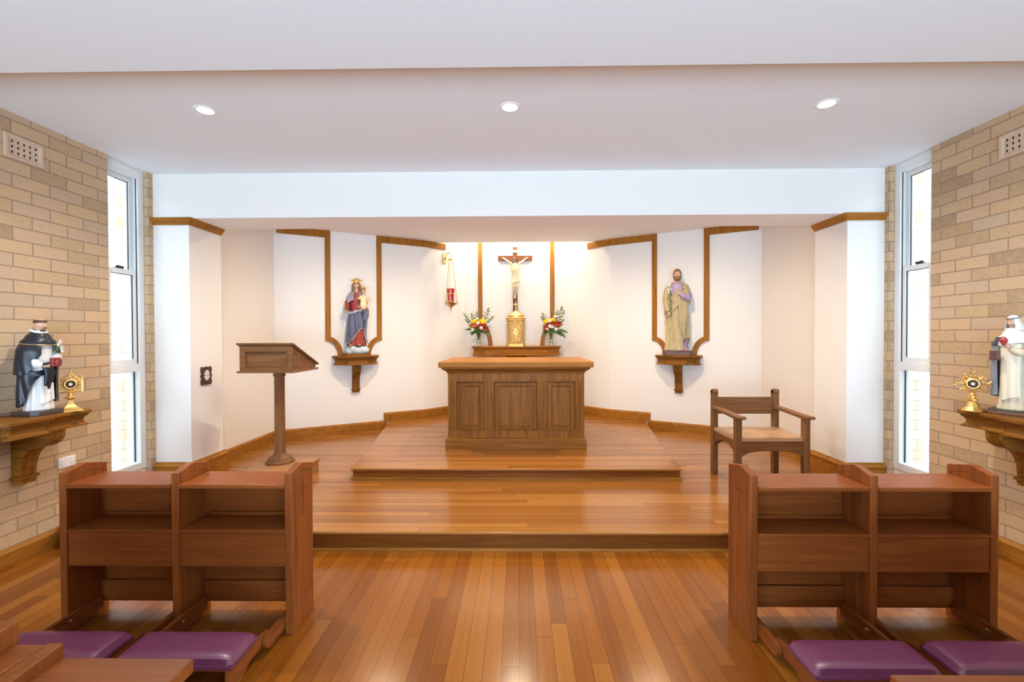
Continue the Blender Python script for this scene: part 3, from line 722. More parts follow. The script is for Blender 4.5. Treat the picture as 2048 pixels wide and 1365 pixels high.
# ------------------------------------------------------------------ figures
V = Vector
def interp(secs, z):
    """smooth interpolation of (z, cx, cy, rx, ry) sections"""
    if z <= secs[0][0]: return secs[0][1:]
    for a, b in zip(secs, secs[1:]):
        if z <= b[0]:
            t = (z-a[0])/(b[0]-a[0]); t = t*t*(3-2*t)
            return tuple(p+(q-p)*t for p, q in zip(a[1:], b[1:]))
    return secs[-1][1:]
def robe(mb, secs, folds, n=72, m=40, seed=0):
    """closed draped body; angle 0 faces -y.  folds(theta, t) -> relative radius change"""
    z0, z1 = secs[0][0], secs[-1][0]; R = []
    for i in range(m+1):
        z = z0+(z1-z0)*i/m; cx, cy, rx, ry = interp(secs, z); r = []
        for j in range(n):
            th = 2*pi*j/n; k = 1+folds(th, i/m)
            r.append((cx+rx*k*sin(th), cy-ry*k*cos(th), z))
        R.append(r)
    mb.rings(R); return mb
def drape(mb, secs, th0, th1, zbot, ztop, off, folds, nu=60, nv=36, th_=.006):
    """open cloth shell around the same sections; zbot/ztop are functions of theta (radians); closed solid sheet"""
    def P(u, v, o):
        th = th0+(th1-th0)*u; zb, zt = zbot(th), ztop(th); z = zb+(zt-zb)*v
        cx, cy, rx, ry = interp(secs, z); k = folds(th, v)
        return (cx+(rx*(1+k)+off+o)*sin(th), cy-(ry*(1+k)+off+o)*cos(th), z)
    R = []
    for i in range(nv):
        v = i/(nv-1)
        R.append([P(j/(nu-1), v, th_) for j in range(nu)] + [P(1-j/(nu-1), v, -.002) for j in range(nu)])
    mb.rings(R); return mb
def smoothstep(a, b, x):
    t = max(0, min(1, (x-a)/(b-a))); return t*t*(3-2*t)
def head_mb(c, s, turn=0, nod=0, tilt=0, beard=0):
    """sculpted head of height ~2*s*1.15 looking to -y; returns mesh with brow, nose, lips, chin"""
    mb = MB(); n, m = 48, 40; R = []
    M = Matrix.Translation(c) @ Matrix.Rotation(turn, 4, 'Z') @ Matrix.Rotation(tilt, 4, 'Y') @ Matrix.Rotation(nod, 4, 'X')
    def g(x, z, x0, z0, sx, sz): return exp(-((x-x0)/sx)**2-((z-z0)/sz)**2)
    for i in range(m+1):
        a = pi*(0.01+.98*i/m)-pi/2; r = []
        for j in range(n):
            b = 2*pi*j/n
            x, y, z = cos(a)*sin(b), -cos(a)*cos(b), sin(a)
            jaw = 1-.30*smoothstep(.0, -1.0, z)
            X, Y, Z = x*.80*jaw, y*.92*(1-.12*smoothstep(0, -1, z)), z*1.14
            if y < 0:
                f = 0
                f += .20*g(X, Z, 0, -.16, .11, .17)+.10*g(X, Z, 0, .08, .08, .22)      # nose
                f -= .10*(g(X, Z, .30, .12, .15, .10)+g(X, Z, -.30, .12, .15, .10))      # eye sockets
                f += .05*(g(X, Z, .28, .30, .20, .08)+g(X, Z, -.28, .30, .20, .08))      # brows
                f += .07*g(X, Z, 0, -.46, .17, .045)+.07*g(X, Z, 0, -.56, .15, .045)-.05*g(X, Z, 0, -.51, .2, .02)
                f += .10*g(X, Z, 0, -.84, .2, .13)                                        # chin
                f += .04*(g(X, Z, .36, -.18, .2, .2)+g(X, Z, -.36, -.18, .2, .2))        # cheeks
                f += beard*(.16*g(X, Z, 0, -.95, .36, .26))
                Y -= f
            r.append(M @ V((X*s, Y*s, Z*s)))
        R.append(r)
    mb.rings(R); return mb, M
def eyes(M, s, parent, col=(.06, .03, .015)):
    mw, mi = simple('eye_white', (.75, .72, .66), .3), simple('eye_dark', col, .25)
    for sx in (-1, 1):
        c = M @ V((sx*.29*s, -.70*s, .10*s))
        e = MB().ball(c, (.15*s, .10*s, .085*s), 12, 8).build('eye', mw, parent, smooth=True)
        c = M @ V((sx*.285*s, -.785*s, .10*s)); MB().ball(c, (.07*s, .03*s, .075*s), 10, 8).build('iris', mi, e, smooth=True)
def brows(M, s, parent, mat, extra=True):
    for sx in (-1, 1):
        pts = [M @ V((sx*x*s, y*s, z*s)) for x, y, z in ((.10, -.87, .30), (.28, -.83, .37), (.48, -.68, .30))]
        MB().tube(pts, [.035*s, .045*s, .02*s], 6).build('eyebrow', mat, parent, smooth=True)
    pts = [M @ V((x*s, y*s, z*s)) for x, y, z in ((-.17, -.81, -.52), (0, -.89, -.505), (.17, -.81, -.52))]
    MB().tube(pts, [.015*s, .04*s, .015*s], 6).build('lips', simple('lips', (.45, .14, .10), .5), parent, smooth=True)
def ears(mb, M, s):
    for sx in (-1, 1):
        mb.ball(M @ V((sx*.80*s, .02*s, -.02*s)), (.10*s, .16*s, .25*s), 10, 8)
def hand_mb(mb, wrist, dirv, normal, size, curl=.5, side=1, spread=.12):
    """palm, four unequal bent fingers and a thumb from the side of the palm.  normal: back of the hand"""
    d = V(dirv).normalized(); nrm = V(normal); nrm = (nrm-d*nrm.dot(d)).normalized(); x = d.cross(nrm)*side
    w = V(wrist); pl = size*.52
    st = len(mb.v)
    mb.tube([w-d*size*.12, w+d*pl*.2, w+d*pl*.65, w+d*pl], [size*.15, size*.19, size*.235, size*.21], 12)
    # flatten the palm along its normal
    for i in range(st, len(mb.v)):
        p = V(mb.v[i]); q = p-w; h = q.dot(nrm); mb.v[i] = tuple(p-nrm*h*.45)
    for k, (o, ln) in enumerate(((-.16, .42), (-.055, .48), (.05, .44), (.15, .34))):
        b = w+d*pl*.92+x*o*size
        d1 = (d+x*o*spread*3-nrm*.25*curl).normalized(); d2 = (d-nrm*1.2*curl).normalized(); d3 = (d-nrm*2.6*curl).normalized()
        L_ = ln*size; p1 = b+d1*L_*.42; p2 = p1+d2*L_*.33; p3 = p2+d3*L_*.25
        mb.tube([b-d*size*.05, b+d1*L_*.2, p1, p2, p3], [size*.062, size*.062, size*.058, size*.052, size*.032], 8)
    b = w+d*pl*.30-x*size*.17
    d1 = (d*.65-x*.8-nrm*.2).normalized(); d2 = (d*.95-x*.25-nrm*.45*curl).normalized()
    mb.tube([b+x*size*.06, b+d1*size*.16, b+d1*size*.2+d2*size*.14, b+d1*size*.2+d2*size*.27], [size*.085, size*.078, size*.068, size*.04], 8)
    return mb
def arm(mb, pts, rad): mb.tube(pts, rad, 14); return mb
def hair_cap(M, s, mat, parent, name='hair', front=.35, low=-.2, k=1.08):
    """cap of hair over the skull; front: height of the hairline, low: how far down the back"""
    mb = MB()
    def P(u, v, o):
        b = 2*pi*u; fr = .5-.5*cos(b)                  # 0 at the face, 1 behind
        zl = front+(low-front)*smoothstep(.10, .55, fr)
        a0 = math.asin(max(-.98, min(.98, zl/1.14))); a = a0+(pi/2*.99-a0)*v
        q = k+o+.012*sin(b*17+v*5)
        return M @ V((cos(a)*sin(b)*.82*q*s, -cos(a)*cos(b)*.93*q*s, sin(a)*1.15*q*s))
    n = 48
    R = [[P(j/n, i/12, 0) for j in range(n)] for i in range(13)]
    mb.rings([[P(j/n, 0, -.08) for j in range(n)]]+R)
    return mb.build(name, mat, parent, smooth=True)
def lily_flower(mb, c, s, n=6):
    c = V(c)
    for i in range(n):
        a = 2*pi*i/n; d = V((cos(a), -.5, sin(a))).normalized()
        mb.tube([c, c+d*s*.5, c+d*s*.95+V((0, -s*.1, 0)), c+d*s*1.2], [s*.12, s*.30, s*.22, s*.03], 8, .5)
    mb.ball(c, s*.3, 10, 6)

def slim(t, fx, fy, z0=None, skip=('head', 'base', 'ground', 'book', 'heart', 'veil', 'collar', 'neck')):
    for o in t.children:
        if o.name.split('.')[0] in skip: continue
        for ob in [o]+list(o.children)+[g for c in o.children for g in c.children]:
            if ob.type != 'MESH' or ob.get('slimmed'): continue
            for v in ob.data.vertices:
                k = 1 if z0 is None else smoothstep(z0-.12, z0, v.co.z)
                v.co.x *= 1+(fx-1)*k; v.co.y *= 1+(fy-1)*k
M_cream = simple('cream_paint', (.66, .56, .38), .5, noise=.06); M_wht = simple('white_paint', (.75, .73, .71), .5, noise=.04)
M_gilt = simple('gilt_paint', (.70, .46, .14), .3, metal=.7)

# --- crowned woman with child on the left bracket
def statue_mary():
    bp = ML @ V((.99, -.115, 1.19))
    t = thing('statue', 'painted statue of a crowned woman in blue mantle holding a child', 'statue', bp, A30-radians(12))
    MB().prism([(-.17, .08), (-.17, -.05), (-.13, -.09), (.13, -.09), (.17, -.05), (.17, .08)], 'z', 0, .03).build('base', wood('oakd', 'x'), t, bevel=.003)
    mb = MB(); rnd = random.Random(3)
    for i in range(26):
        a = rnd.uniform(0, 2*pi); q_ = rnd.uniform(.2, 1)
        mb.ball((.115*q_*sin(a), -.005-.055*q_*cos(a), .075+rnd.uniform(-.015, .02)), (.05, .036, .045), 12, 8)
    mb.ball((0, 0, .07), (.155, .08, .06), 20, 12)
    mb.build('cloud', simple('cloud_blue_white', (.50, .62, .70), .55, noise=.2, nscale=30), t, remesh=.006)
    S_ = [(.135, 0, 0, .125, .078), (.25, -.005, 0, .108, .072), (.42, -.005, 0, .098, .068), (.58, 0, 0, .080, .058), (.66, 0, 0, .074, .054), (.76, 0, 0, .088, .056), (.83, 0, 0, .078, .05), (.858, 0, 0, .040, .034)]
    MB().tube([(0, .0, .84), (0, -.004, .875), (0, -.008, .93)], [.030, .026, .028], 16).build('neck', M_skin, t, smooth=True)
    mb = MB(); robe(mb, S_, lambda th, v: (.05*sin(13*th+1.2)+.03*sin(7*th+v*3))*(1-.7*v))
    arm(mb, [(-.075, .0, .815), (-.115, -.01, .72), (-.118, -.055, .655), (-.115, -.085, .625)], [.034, .036, .034, .036])
    arm(mb, [(.075, .0, .815), (.11, -.01, .71), (.085, -.085, .66), (.055, -.10, .655)], [.034, .036, .03, .026])
    mb.build('dress', simple('crimson_paint', (.30, .035, .025), .45, noise=.15, nscale=25), t, remesh=.0055)
    fold = lambda th, v: .17*abs(sin(4.5*th+.6+v*1.3))**3*(1-.3*v)+.08*sin(11*th+v*2.5)*(1-.8*v)
    def zb(th):
        d = math.degrees(th)
        return .165+.20*smoothstep(-50, 38, d)*(1-smoothstep(52, 70, d))
    blue = simple('mantle_blue', (.095, .105, .175), .45, noise=.18, nscale=16)
    mb = MB(); drape(mb, S_, radians(-178), radians(178), zb, lambda th: .625+.035*sin(th), .008, fold, 110, 44)
    mn = mb.build('mantle', blue, t, smooth=True, ang=1.2)
    # rolled upper edge of the mantle across the waist, pale lining
    pts = []
    for i in range(25):
        th = radians(-120+240*i/24); z = .625+.035*sin(th)-.02*cos(th); cx, cy, rx, ry = interp(S_, z)
        pts.append((cx+(rx+.022)*sin(th), cy-(ry+.022)*cos(th), z-.012*abs(sin(3*th))))
    MB().tube(pts, [.016+.005*sin(i*1.3) for i in range(25)], 10).build('mantle_fold', simple('mantle_lining', (.42, .42, .44), .5, noise=.1), mn, smooth=True)
    pts = []
    for i in range(40):
        th = radians(-178+356*i/39); z = zb(th); cx, cy, rx, ry = interp(S_, z); k = fold(th, 0)
        pts.append((cx+(rx*(1+k)+.012)*sin(th), cy-(ry*(1+k)+.012)*cos(th), z+.004))
    MB().tube(pts, .0055, 6).build('mantle_hem', simple('hem_silver', (.55, .52, .42), .4, metal=.3), mn, smooth=True)
    # cape over the shoulders
    S2 = [(.60, 0, .01, .115, .07), (.70, 0, .005, .115, .07), (.79, 0, 0, .105, .062), (.84, 0, 0, .082, .054), (.875, 0, 0, .045, .042)]
    cape = simple('cape_grey_blue', (.27, .27, .33), .5, noise=.15, nscale=18)
    mb = MB(); drape(mb, S2, radians(-205), radians(-16), lambda th: .60+.15*smoothstep(-95, -20, math.degrees(th)), lambda th: .866, .016, lambda th, v: .07*sin(6*th+v*4)*(1-v), 60, 24); mb.build('cape', cape, t, smooth=True, ang=1.2)
    mb = MB(); drape(mb, S2, radians(20), radians(156), lambda th: .76-.20*smoothstep(30, 110, math.degrees(th)), lambda th: .866, .016, lambda th, v: .07*sin(6*th+v*4)*(1-v), 50, 24); mb.build('cape', cape, t, smooth=True, ang=1.2)
    # cloth hanging below the child
    mb = MB()
    for k_, (x, l) in enumerate(((.085, .22), (.105, .30), (.125, .26), (.14, .16))):
        mb.tube([(x, -.05+.01*k_, .64), (x+.006, -.062, .64-l*.5), (x-.004, -.055, .64-l)], [.02, .018, .006], 10, .6)
    mb.build('mantle_tail', blue, mn, remesh=.005)
    hb, M = head_mb((0, -.012, .952), .047, turn=radians(4), nod=radians(4)); hd = hb.build('head', M_skin, t, smooth=True, ang=3.2)
    eyes(M, .047, hd); hm = simple('brown_hair', (.20, .10, .035), .5, noise=.2, nscale=60); brows(M, .047, hd, hm)
    hair_cap(M, .047, hm, hd, front=.55, low=-.75, k=1.1)
    mb = MB()
    for sx in (-1, 1):
        for k_ in range(4): mb.tube([(sx*(.034+.003*k_), -.025+.012*k_, .985), (sx*(.046+.001*k_), -.02+.012*k_, .93), (sx*(.040+.003*k_), -.03+.014*k_, .885), (sx*.048, -.025+.014*k_, .855)], [.010, .012, .012, .005], 8)
    mb.build('hair_lock', hm, hd, remesh=.004)
    cr = MB().lathe([(.040, .985), (.043, .99), (.043, 1.0), (.046, 1.02), (.034, 1.045), (.006, 1.052), (.001, 1.06)], 24, (0, -.006))
    for k_ in range(8):
        a = 2*pi*k_/8; cr.ball((.046*cos(a), -.006+.046*sin(a), 1.018), .008, 8, 6)
    for sx in (-1, 1):
        cr.tube([(sx*.044, -.006, 1.012), (sx*.065, -.008, 1.020), (sx*.088, -.01, 1.036)], [.006, .005, .0015], 6)
    cr.build('crown', M_gilt, hd, smooth=True)
    mb = MB(); hand_mb(mb, (-.115, -.088, .618), (-.05, -.3, -.6), (-.8, -.4, 0), .055, .8, -1); mb.build('hand', M_skin, t, smooth=True)
    mb = MB(); hand_mb(mb, (.055, -.104, .655), (-.6, -.35, .1), (0, -.6, -.5), .05, .5, 1); mb.build('hand', M_skin, t, smooth=True)
    sc = MB().tube([(-.128, -.118, .56), (-.142, -.125, .70)], .004, 8); sc.ball((-.143, -.125, .706), .009, 8, 6); sc.tube([(-.143, -.125, .71), (-.144, -.125, .735)], .003, 6); sc.tube([(-.153, -.125, .724), (-.134, -.125, .724)], .003, 6)
    sc.build('sceptre', M_gilt, t, smooth=True)
    # the child
    C_ = [(.635, .09, -.085, .040, .034), (.68, .09, -.09, .046, .04), (.74, .09, -.085, .04, .034), (.79, .09, -.08, .038, .03), (.815, .09, -.08, .016, .016), (.84, .09, -.08, .013, .013)]
    mb = MB(); robe(mb, C_, lambda th, v: .05*sin(9*th)*(1-v), 40, 24)
    arm(mb, [(.118, -.08, .80), (.145, -.10, .775), (.162, -.12, .765)], [.018, .017, .016]); arm(mb, [(.062, -.08, .80), (.042, -.10, .775), (.022, -.115, .77)], [.018, .017, .016])
    ci = mb.build('child_robe', simple('child_robe_cream', (.68, .58, .36), .5), t, remesh=.0045)
    hb, M = head_mb((.092, -.088, .868), .034, turn=radians(6)); ch_ = hb.build('child_head', M_skin, t, smooth=True, ang=3.2)
    eyes(M, .034, ch_); brows(M, .034, ch_, hm); hair_cap(M, .034, hm, ch_, front=.55, low=-.4)
    MB().lathe([(.027, .90), (.031, .905), (.034, .925), (.022, .935), (.001, .94)], 20, (.092, -.08)).build('child_crown', M_gilt, ch_, smooth=True)
    mb = MB(); hand_mb(mb, (.163, -.12, .765), (.9, -.2, .1), (0, 0, 1), .032, .15, 1); hand_mb(mb, (.021, -.115, .77), (-.8, -.2, .2), (0, 0, 1), .032, .2, -1)
    for sx in (-.018, .016): mb.tube([(.09+sx, -.098, .655), (.09+sx, -.12, .635), (.088+sx, -.135, .618), (.088+sx, -.15, .616)], [.012, .011, .009, .006], 8)
    mb.build('child_hands_and_feet', M_skin, t, smooth=True)
    mb = MB()
    for sx in (-.075, .035): mb.ball((sx, -.082, .148), (.018, .034, .012), 12, 8)
    mb.build('foot', M_skin, t, remesh=.004)
statue_mary()

# --- bearded man with lily on the right bracket
def statue_joseph():
    bp = MR @ V((-.99, -.12, 1.182))
    t = thing('statue', 'painted statue of a bearded man in ochre mantle holding a lily', 'statue', bp, -A30+radians(12))
    MB().prism([(-.19, .08), (-.19, -.06), (-.15, -.10), (.15, -.10), (.19, -.06), (.19, .08)], 'z', 0, .062).build('base', simple('brown_plinth', (.13, .06, .035), .5), t, bevel=.004)
    S_ = [(.062, .0, 0, .135, .085), (.2, .0, 0, .118, .078), (.4, 0, 0, .112, .075), (.62, 0, 0, .115, .075), (.78, 0, 0, .13, .078), (.90, 0, 0, .145, .074), (.955, 0, 0, .115, .062), (.982, 0, 0, .055, .045)]
    MB().tube([(0, .0, .96), (0, -.005, 1.0), (0, -.012, 1.06)], [.040, .035, .036], 16).build('neck', M_skin, t, smooth=True)
    lil = simple('lilac_paint', (.36, .27, .42), .5, noise=.1)
    mb = MB(); robe(mb, S_, lambda th, v: (.04*sin(15*th)+.02*sin(8*th+v*3))*(1-.6*v))
    arm(mb, [(.125, 0, .90), (.165, -.015, .80), (.15, -.085, .765), (.07, -.115, .80), (.03, -.118, .825)], [.042, .05, .052, .04, .026])
    mb.build('tunic', lil, t, remesh=.006)
    och = simple('ochre_mantle', (.42, .335, .18), .5, noise=.12, nscale=14)
    def fold(th, v):
        d = math.degrees(th)
        a = th*5+v*3.2+.7
        return .20*max(0, sin(a))**2*(1-.4*v)+.08*sin(2.3*a+1)*(1-.7*v)
    def zb(th):
        d = math.degrees(th); return .07+.16*smoothstep(22, 45, d)*(1-smoothstep(85, 110, d))
    def zt(th):
        d = math.degrees(th); return .70+.14*smoothstep(-40, 30, d)
    mb = MB(); drape(mb, S_, radians(-178), radians(178), zb, zt, .008, fold, 120, 50); mn = mb.build('mantle', och, t, smooth=True, ang=1.2)
    # diagonal rolls across the front
    mb = MB()
    for k_ in range(5):
        pts = []
        for i in range(15):
            u = i/14; th = radians(-95+(60+85)*u); z = .50+.055*k_+(.30-.02*k_)*u**1.3; cx, cy, rx, ry = interp(S_, z)
            pts.append((cx+(rx+.018)*sin(th), cy-(ry+.020)*cos(th), z))
        mb.tube(pts, [.006+.014*sin(pi*min(1, .1+i/15)) for i in range(15)], 8)
    mb.build('mantle_roll', och, mn, remesh=.006)
    # hanging zigzag tail on the viewer's right
    mb = MB()
    for k_, (x, zt_, l) in enumerate(((.025, .80, .42), (.05, .79, .50), (.078, .78, .58), (.105, .77, .45), (.125, .76, .32))):
        mb.tube([(x, -.095+.012*k_, zt_), (x+.008, -.112+.012*k_, zt_-l*.4), (x+.004*(-1)**k_, -.105+.012*k_, zt_-l*.8), (x, -.095+.012*k_, zt_-l)], [.024, .026, .022, .012], 10, .7)
    mb.build('mantle_tail', och, mn, remesh=.006)
    S2 = [(.56, 0, .02, .165, .08), (.70, 0, .01, .175, .085), (.85, 0, 0, .172, .084), (.93, 0, 0, .145, .074), (.975, 0, 0, .085, .058), (.995, 0, 0, .055, .05)]
    for a, b, lo, of in ((-210, -38, .58, .004), (30, 150, .72, .016)):
        mb = MB(); drape(mb, S2, radians(a), radians(b), lambda th: lo+.04*sin(5*th), lambda th: .985, of, lambda th, v: .06*sin(7*th+v*3)*(1-v), 60, 26); mb.build('mantle_shoulder', och, mn, smooth=True, ang=1.2)
    mb = MB(); arm(mb, [(-.14, 0, .90), (-.172, -.01, .76), (-.155, -.04, .64), (-.13, -.075, .585)], [.045, .05, .044, .03]); mb.build('sleeve', och, t, smooth=True)
    hb, M = head_mb((.0, -.018, 1.085), .060, turn=radians(-6), nod=radians(7), beard=1); ears(hb, M, .060); hd = hb.build('head', M_skin, t, smooth=True, ang=3.2)
    hm = simple('ginger_brown_hair', (.20, .105, .03), .5, noise=.2, nscale=60); eyes(M, .060, hd); brows(M, .060, hd, hm); hair_cap(M, .060, hm, hd, front=.72, low=-.62, k=1.12)
    mb = MB()
    for k_ in range(11):
        a = radians(-65+13*k_); r = .72
        mb.tube([M @ V((.060*.78*sin(a), -.060*.78*cos(a), -.060*.45)), M @ V((.060*.62*sin(a), -.060*.88*cos(a), -.060*1.0)), M @ V((.060*.30*sin(a), -.060*.82*cos(a), -.060*1.42))], [.014, .015, .004], 8)
    for sx in (-1, 1): mb.tube([M @ V((sx*.02*.060, -.95*.060, -.36*.060)), M @ V((sx*.22*.060, -.88*.060, -.42*.060)), M @ V((sx*.36*.060, -.74*.060, -.62*.060))], [.007, .008, .004], 8)
    mb.build('beard', hm, hd, remesh=.0045)
    mb = MB(); hand_mb(mb, (.03, -.125, .825), (-.75, -.12, .30), (0, -1, .1), .075, .15, 1); mb.build('hand', M_skin, t, smooth=True)
    mb = MB(); hand_mb(mb, (-.132, -.075, .585), (.35, -.3, -.55), (-.6, -.6, .2), .075, .75, 1); mb.build('hand', M_skin, t, smooth=True)
    grn = simple('lily_green', (.06, .13, .035), .5); lw = simple('lily_white', (.80, .78, .72), .5)
    mb = MB().tube([(-.088, -.118, .53), (-.098, -.125, .70), (-.118, -.125, .93)], [.006, .006, .004], 8)
    for k_ in range(5): z = .66+.04*k_; x = -.098-.006*k_; mb.tube([(x, -.125, z), (x+(.03 if k_ % 2 else -.03), -.135, z+.03), (x+(.045 if k_ % 2 else -.045), -.14, z+.015)], [.003, .010, .001], 8, .4)
    st = mb.build('lily_stem', grn, t, smooth=True)
    mb = MB()
    for x, z in ((-.12, .93), (-.14, .88), (-.105, .885), (-.128, .845), (-.115, .965)): lily_flower(mb, (x, -.135, z), .022)
    mb.build('lily_blossom', lw, st, smooth=True)
    mb = MB()
    for x, y in ((.03, -.095), (.11, -.075)): mb.ball((x, y, .075), (.022, .05, .016), 12, 8)
    mb.build('foot', M_skin, t, remesh=.005)
    slim(t, .86, .95, .62)
statue_joseph()

# --- friar in a black cloak on the left wall shelf
def statue_friar():
    t = thing('statue', 'painted statue of a friar in black cloak holding a red book', 'statue', (-3.10, 2.895, .96), radians(84))
    MB().prism([(-.100, .08), (-.100, -.06), (-.07, -.09), (.07, -.09), (.100, -.06), (.100, .08)], 'z', 0, .028).build('base', simple('slate_base', (.07, .05, .045), .4), t, bevel=.003)
    S_ = [(.028, 0, 0, .092, .066), (.12, 0, 0, .080, .060), (.25, 0, 0, .073, .056), (.36, 0, 0, .076, .056), (.46, 0, 0, .082, .054), (.50, 0, 0, .064, .046), (.522, 0, 0, .030, .028), (.545, 0, -.003, .025, .025)]
    mb = MB(); robe(mb, S_, lambda th, v: (.045*sin(11*th)+.02*sin(6*th+2))*(1-.75*v))
    arm(mb, [(-.07, 0, .46), (-.082, -.012, .385), (-.074, -.07, .325), (-.052, -.090, .318)], [.03, .030, .028, .021])
    arm(mb, [(.07, 0, .46), (.084, -.012, .40), (.072, -.07, .365), (.040, -.09, .36)], [.03, .030, .028, .022])
    mb.build('habit', M_wht, t, remesh=.0045)
    mb = MB(); drape(mb, S_, radians(-32), radians(32), lambda th: .085+.01*sin(th*4), lambda th: .48, .008, lambda th, v: .035*sin(14*th+v*2)*(1-v*.8), 24, 24); mb.build('scapular', M_wht, t, smooth=True, ang=1.2)
    blk = simple('black_cloak', (.012, .014, .022), .38, noise=.3, nscale=10, spec=.45)
    S2 = [(.05, 0, .012, .110, .074), (.2, 0, .01, .112, .075), (.33, 0, .005, .118, .078), (.41, 0, 0, .112, .074), (.465, 0, 0, .090, .062), (.50, 0, 0, .056, .046), (.532, 0, 0, .030, .030)]
    fold = lambda th, v: .10*abs(sin(5*th+v*1.5))*(1-.7*v)-.03+.05*sin(12*th+v*4)*(1-v)
    def zb1(th): d = math.degrees(th); return .055+.20*smoothstep(-95, -18, d)
    mb = MB(); drape(mb, S2, radians(-200), radians(-14), zb1, lambda th: .30+.02*sin(2*th), .004, fold, 80, 30); ck = mb.build('cloak', blk, t, smooth=True, ang=1.2)
    mb = MB(); drape(mb, S2, radians(38), radians(162), lambda th: .09-.02*sin(th), lambda th: .34, .004, fold, 60, 30); mb.build('cloak', blk, t, smooth=True, ang=1.2)
    mb = MB(); drape(mb, S2, radians(-190), radians(-24), lambda th: .262+.13*smoothstep(-62, -20, math.degrees(th)), lambda th: .515, .014, lambda th, v: .07*abs(sin(5*th+v*3))*(1-v), 60, 26); mb.build('shoulder_cape', blk, ck, smooth=True, ang=1.2)
    mb = MB(); drape(mb, S2, radians(20), radians(172), lambda th: .30+.10*(1-smoothstep(24, 75, math.degrees(th))), lambda th: .515, .012, lambda th, v: .07*abs(sin(5*th+v*3))*(1-v), 60, 26); mb.build('shoulder_cape', blk, ck, smooth=True, ang=1.2)
    mb = MB(); drape(mb, S2, radians(-180), radians(179.5), lambda th: .455-.01*cos(th), lambda th: .532, .010, lambda th, v: .0, 60, 18); cp = mb.build('hood_collar', blk, ck, smooth=True, ang=1.2)
    pts = [V((.0, 0, 0))]*0
    for i in range(41):
        th = 2*pi*i/40; z = .457-.01*cos(th); cx, cy, rx, ry = interp(S2, z); pts.append((cx+(rx+.021)*sin(th), cy-(ry+.021)*cos(th), z))
    MB().tube(pts, .0028, 6).build('gold_border', M_gilt, cp, smooth=True)
    pts = []
    for i in range(41):
        th = 2*pi*i/40; pts.append((.036*sin(th), -.034*cos(th)-.004, .538-.012*cos(th)))
    MB().tube(pts, .0075, 8).build('collar', M_wht, t, smooth=True)
    # bunched cloak end in front
    mb = MB()
    for k_, (x, l) in enumerate(((-.04, .15), (-.018, .17), (.004, .13))): mb.tube([(x, -.092, .335), (x+.008, -.10, .335-l*.5), (x+.004, -.094, .335-l)], [.013, .015, .009], 10)
    mb.build('cloak_fold', blk, ck, remesh=.0045)
    hb, M = head_mb((0, -.012, .578), .036, turn=radians(18), nod=radians(8), beard=.7); ears(hb, M, .036); hd = hb.build('head', M_skin, t, smooth=True, ang=3.2)
    hm = simple('dark_brown_hair', (.085, .035, .018), .5); eyes(M, .036, hd); brows(M, .036, hd, hm)
    # ring of hair of the tonsure
    mb = MB(); R = []
    for i in range(40):
        b = 2*pi*i/40; ring = []
        for j in range(10):
            a = 2*pi*j/10; r = .80+.12*cos(a); z = .72-.30*(.5-.5*cos(b))+.20*sin(a)*(1+.9*(.5-.5*cos(b)))
            ring.append(M @ V((r*sin(b)*.92*.036, -r*cos(b)*1.02*.036, z*.036)))
        R.append(ring)
    mb.rings(R+[R[0]], cap=False); mb.build('hair_ring', hm, hd, smooth=True)
    mb = MB()
    for k_ in range(7):
        a = radians(-48+16*k_); mb.tube([M @ V((.036*.62*sin(a), -.036*.80*cos(a), -.036*.78)), M @ V((.036*.50*sin(a), -.036*.88*cos(a), -.036*1.02)), M @ V((.036*.28*sin(a), -.036*.86*cos(a), -.036*1.25))], [.004, .006, .003], 8)
    for sx in (-1, 1): mb.tube([M @ V((sx*.02*.036, -.97*.036, -.36*.036)), M @ V((sx*.22*.036, -.90*.036, -.42*.036)), M @ V((sx*.36*.036, -.76*.036, -.62*.036))], [.003, .004, .002], 8)
    mb.build('beard', hm, hd, remesh=.003)
    mb = MB(); hand_mb(mb, (-.050, -.098, .312), (.85, -.42, -.05), (0, -.35, -.9), .062, .45, 1); mb.build('hand', M_skin, t, smooth=True)
    mb = MB(); hand_mb(mb, (.036, -.094, .36), (-.5, -.28, -.15), (.1, -.4, .9), .055, .55, -1); mb.build('hand', M_skin, t, smooth=True)
    bk = MB().box(-.028, .024, -.135, -.117, .310, .366).build('book', simple('red_book', (.20, .018, .015), .45), t, bevel=.002)
    mb = MB().box(-.004, 0, -.137, -.134, .322, .355).box(-.013, .009, -.137, -.134, .340, .344)
    mb.tube([(-.024, -.1355, .314), (.020, -.1355, .314), (.020, -.1355, .362), (-.024, -.1355, .362), (-.024, -.1355, .314)], .001, 4); mb.build('book_emblem', simple('book_emblem_rose', (.45, .16, .12), .5), bk)
    mb = MB().tube([(.012, -.115, .385), (.03, -.11, .42), (.05, -.10, .45)], .003, 6)
    for k_ in range(4): mb.tube([(.02+.008*k_, -.113, .40+.013*k_), (.03+.010*k_, -.12, .395+.016*k_)], [.004, .001], 6)
    st = mb.build('lily_stem', simple('lily_green', (.06, .13, .035)), t, smooth=True)
    mb = MB()
    for x, z in ((.045, .45), (.068, .435), (.06, .47), (.072, .41)): lily_flower(mb, (x, -.105, z), .014)
    mb.build('lily_blossom', simple('lily_white', (.8, .78, .72)), st, smooth=True)
    slim(t, .82, .92)
statue_friar()

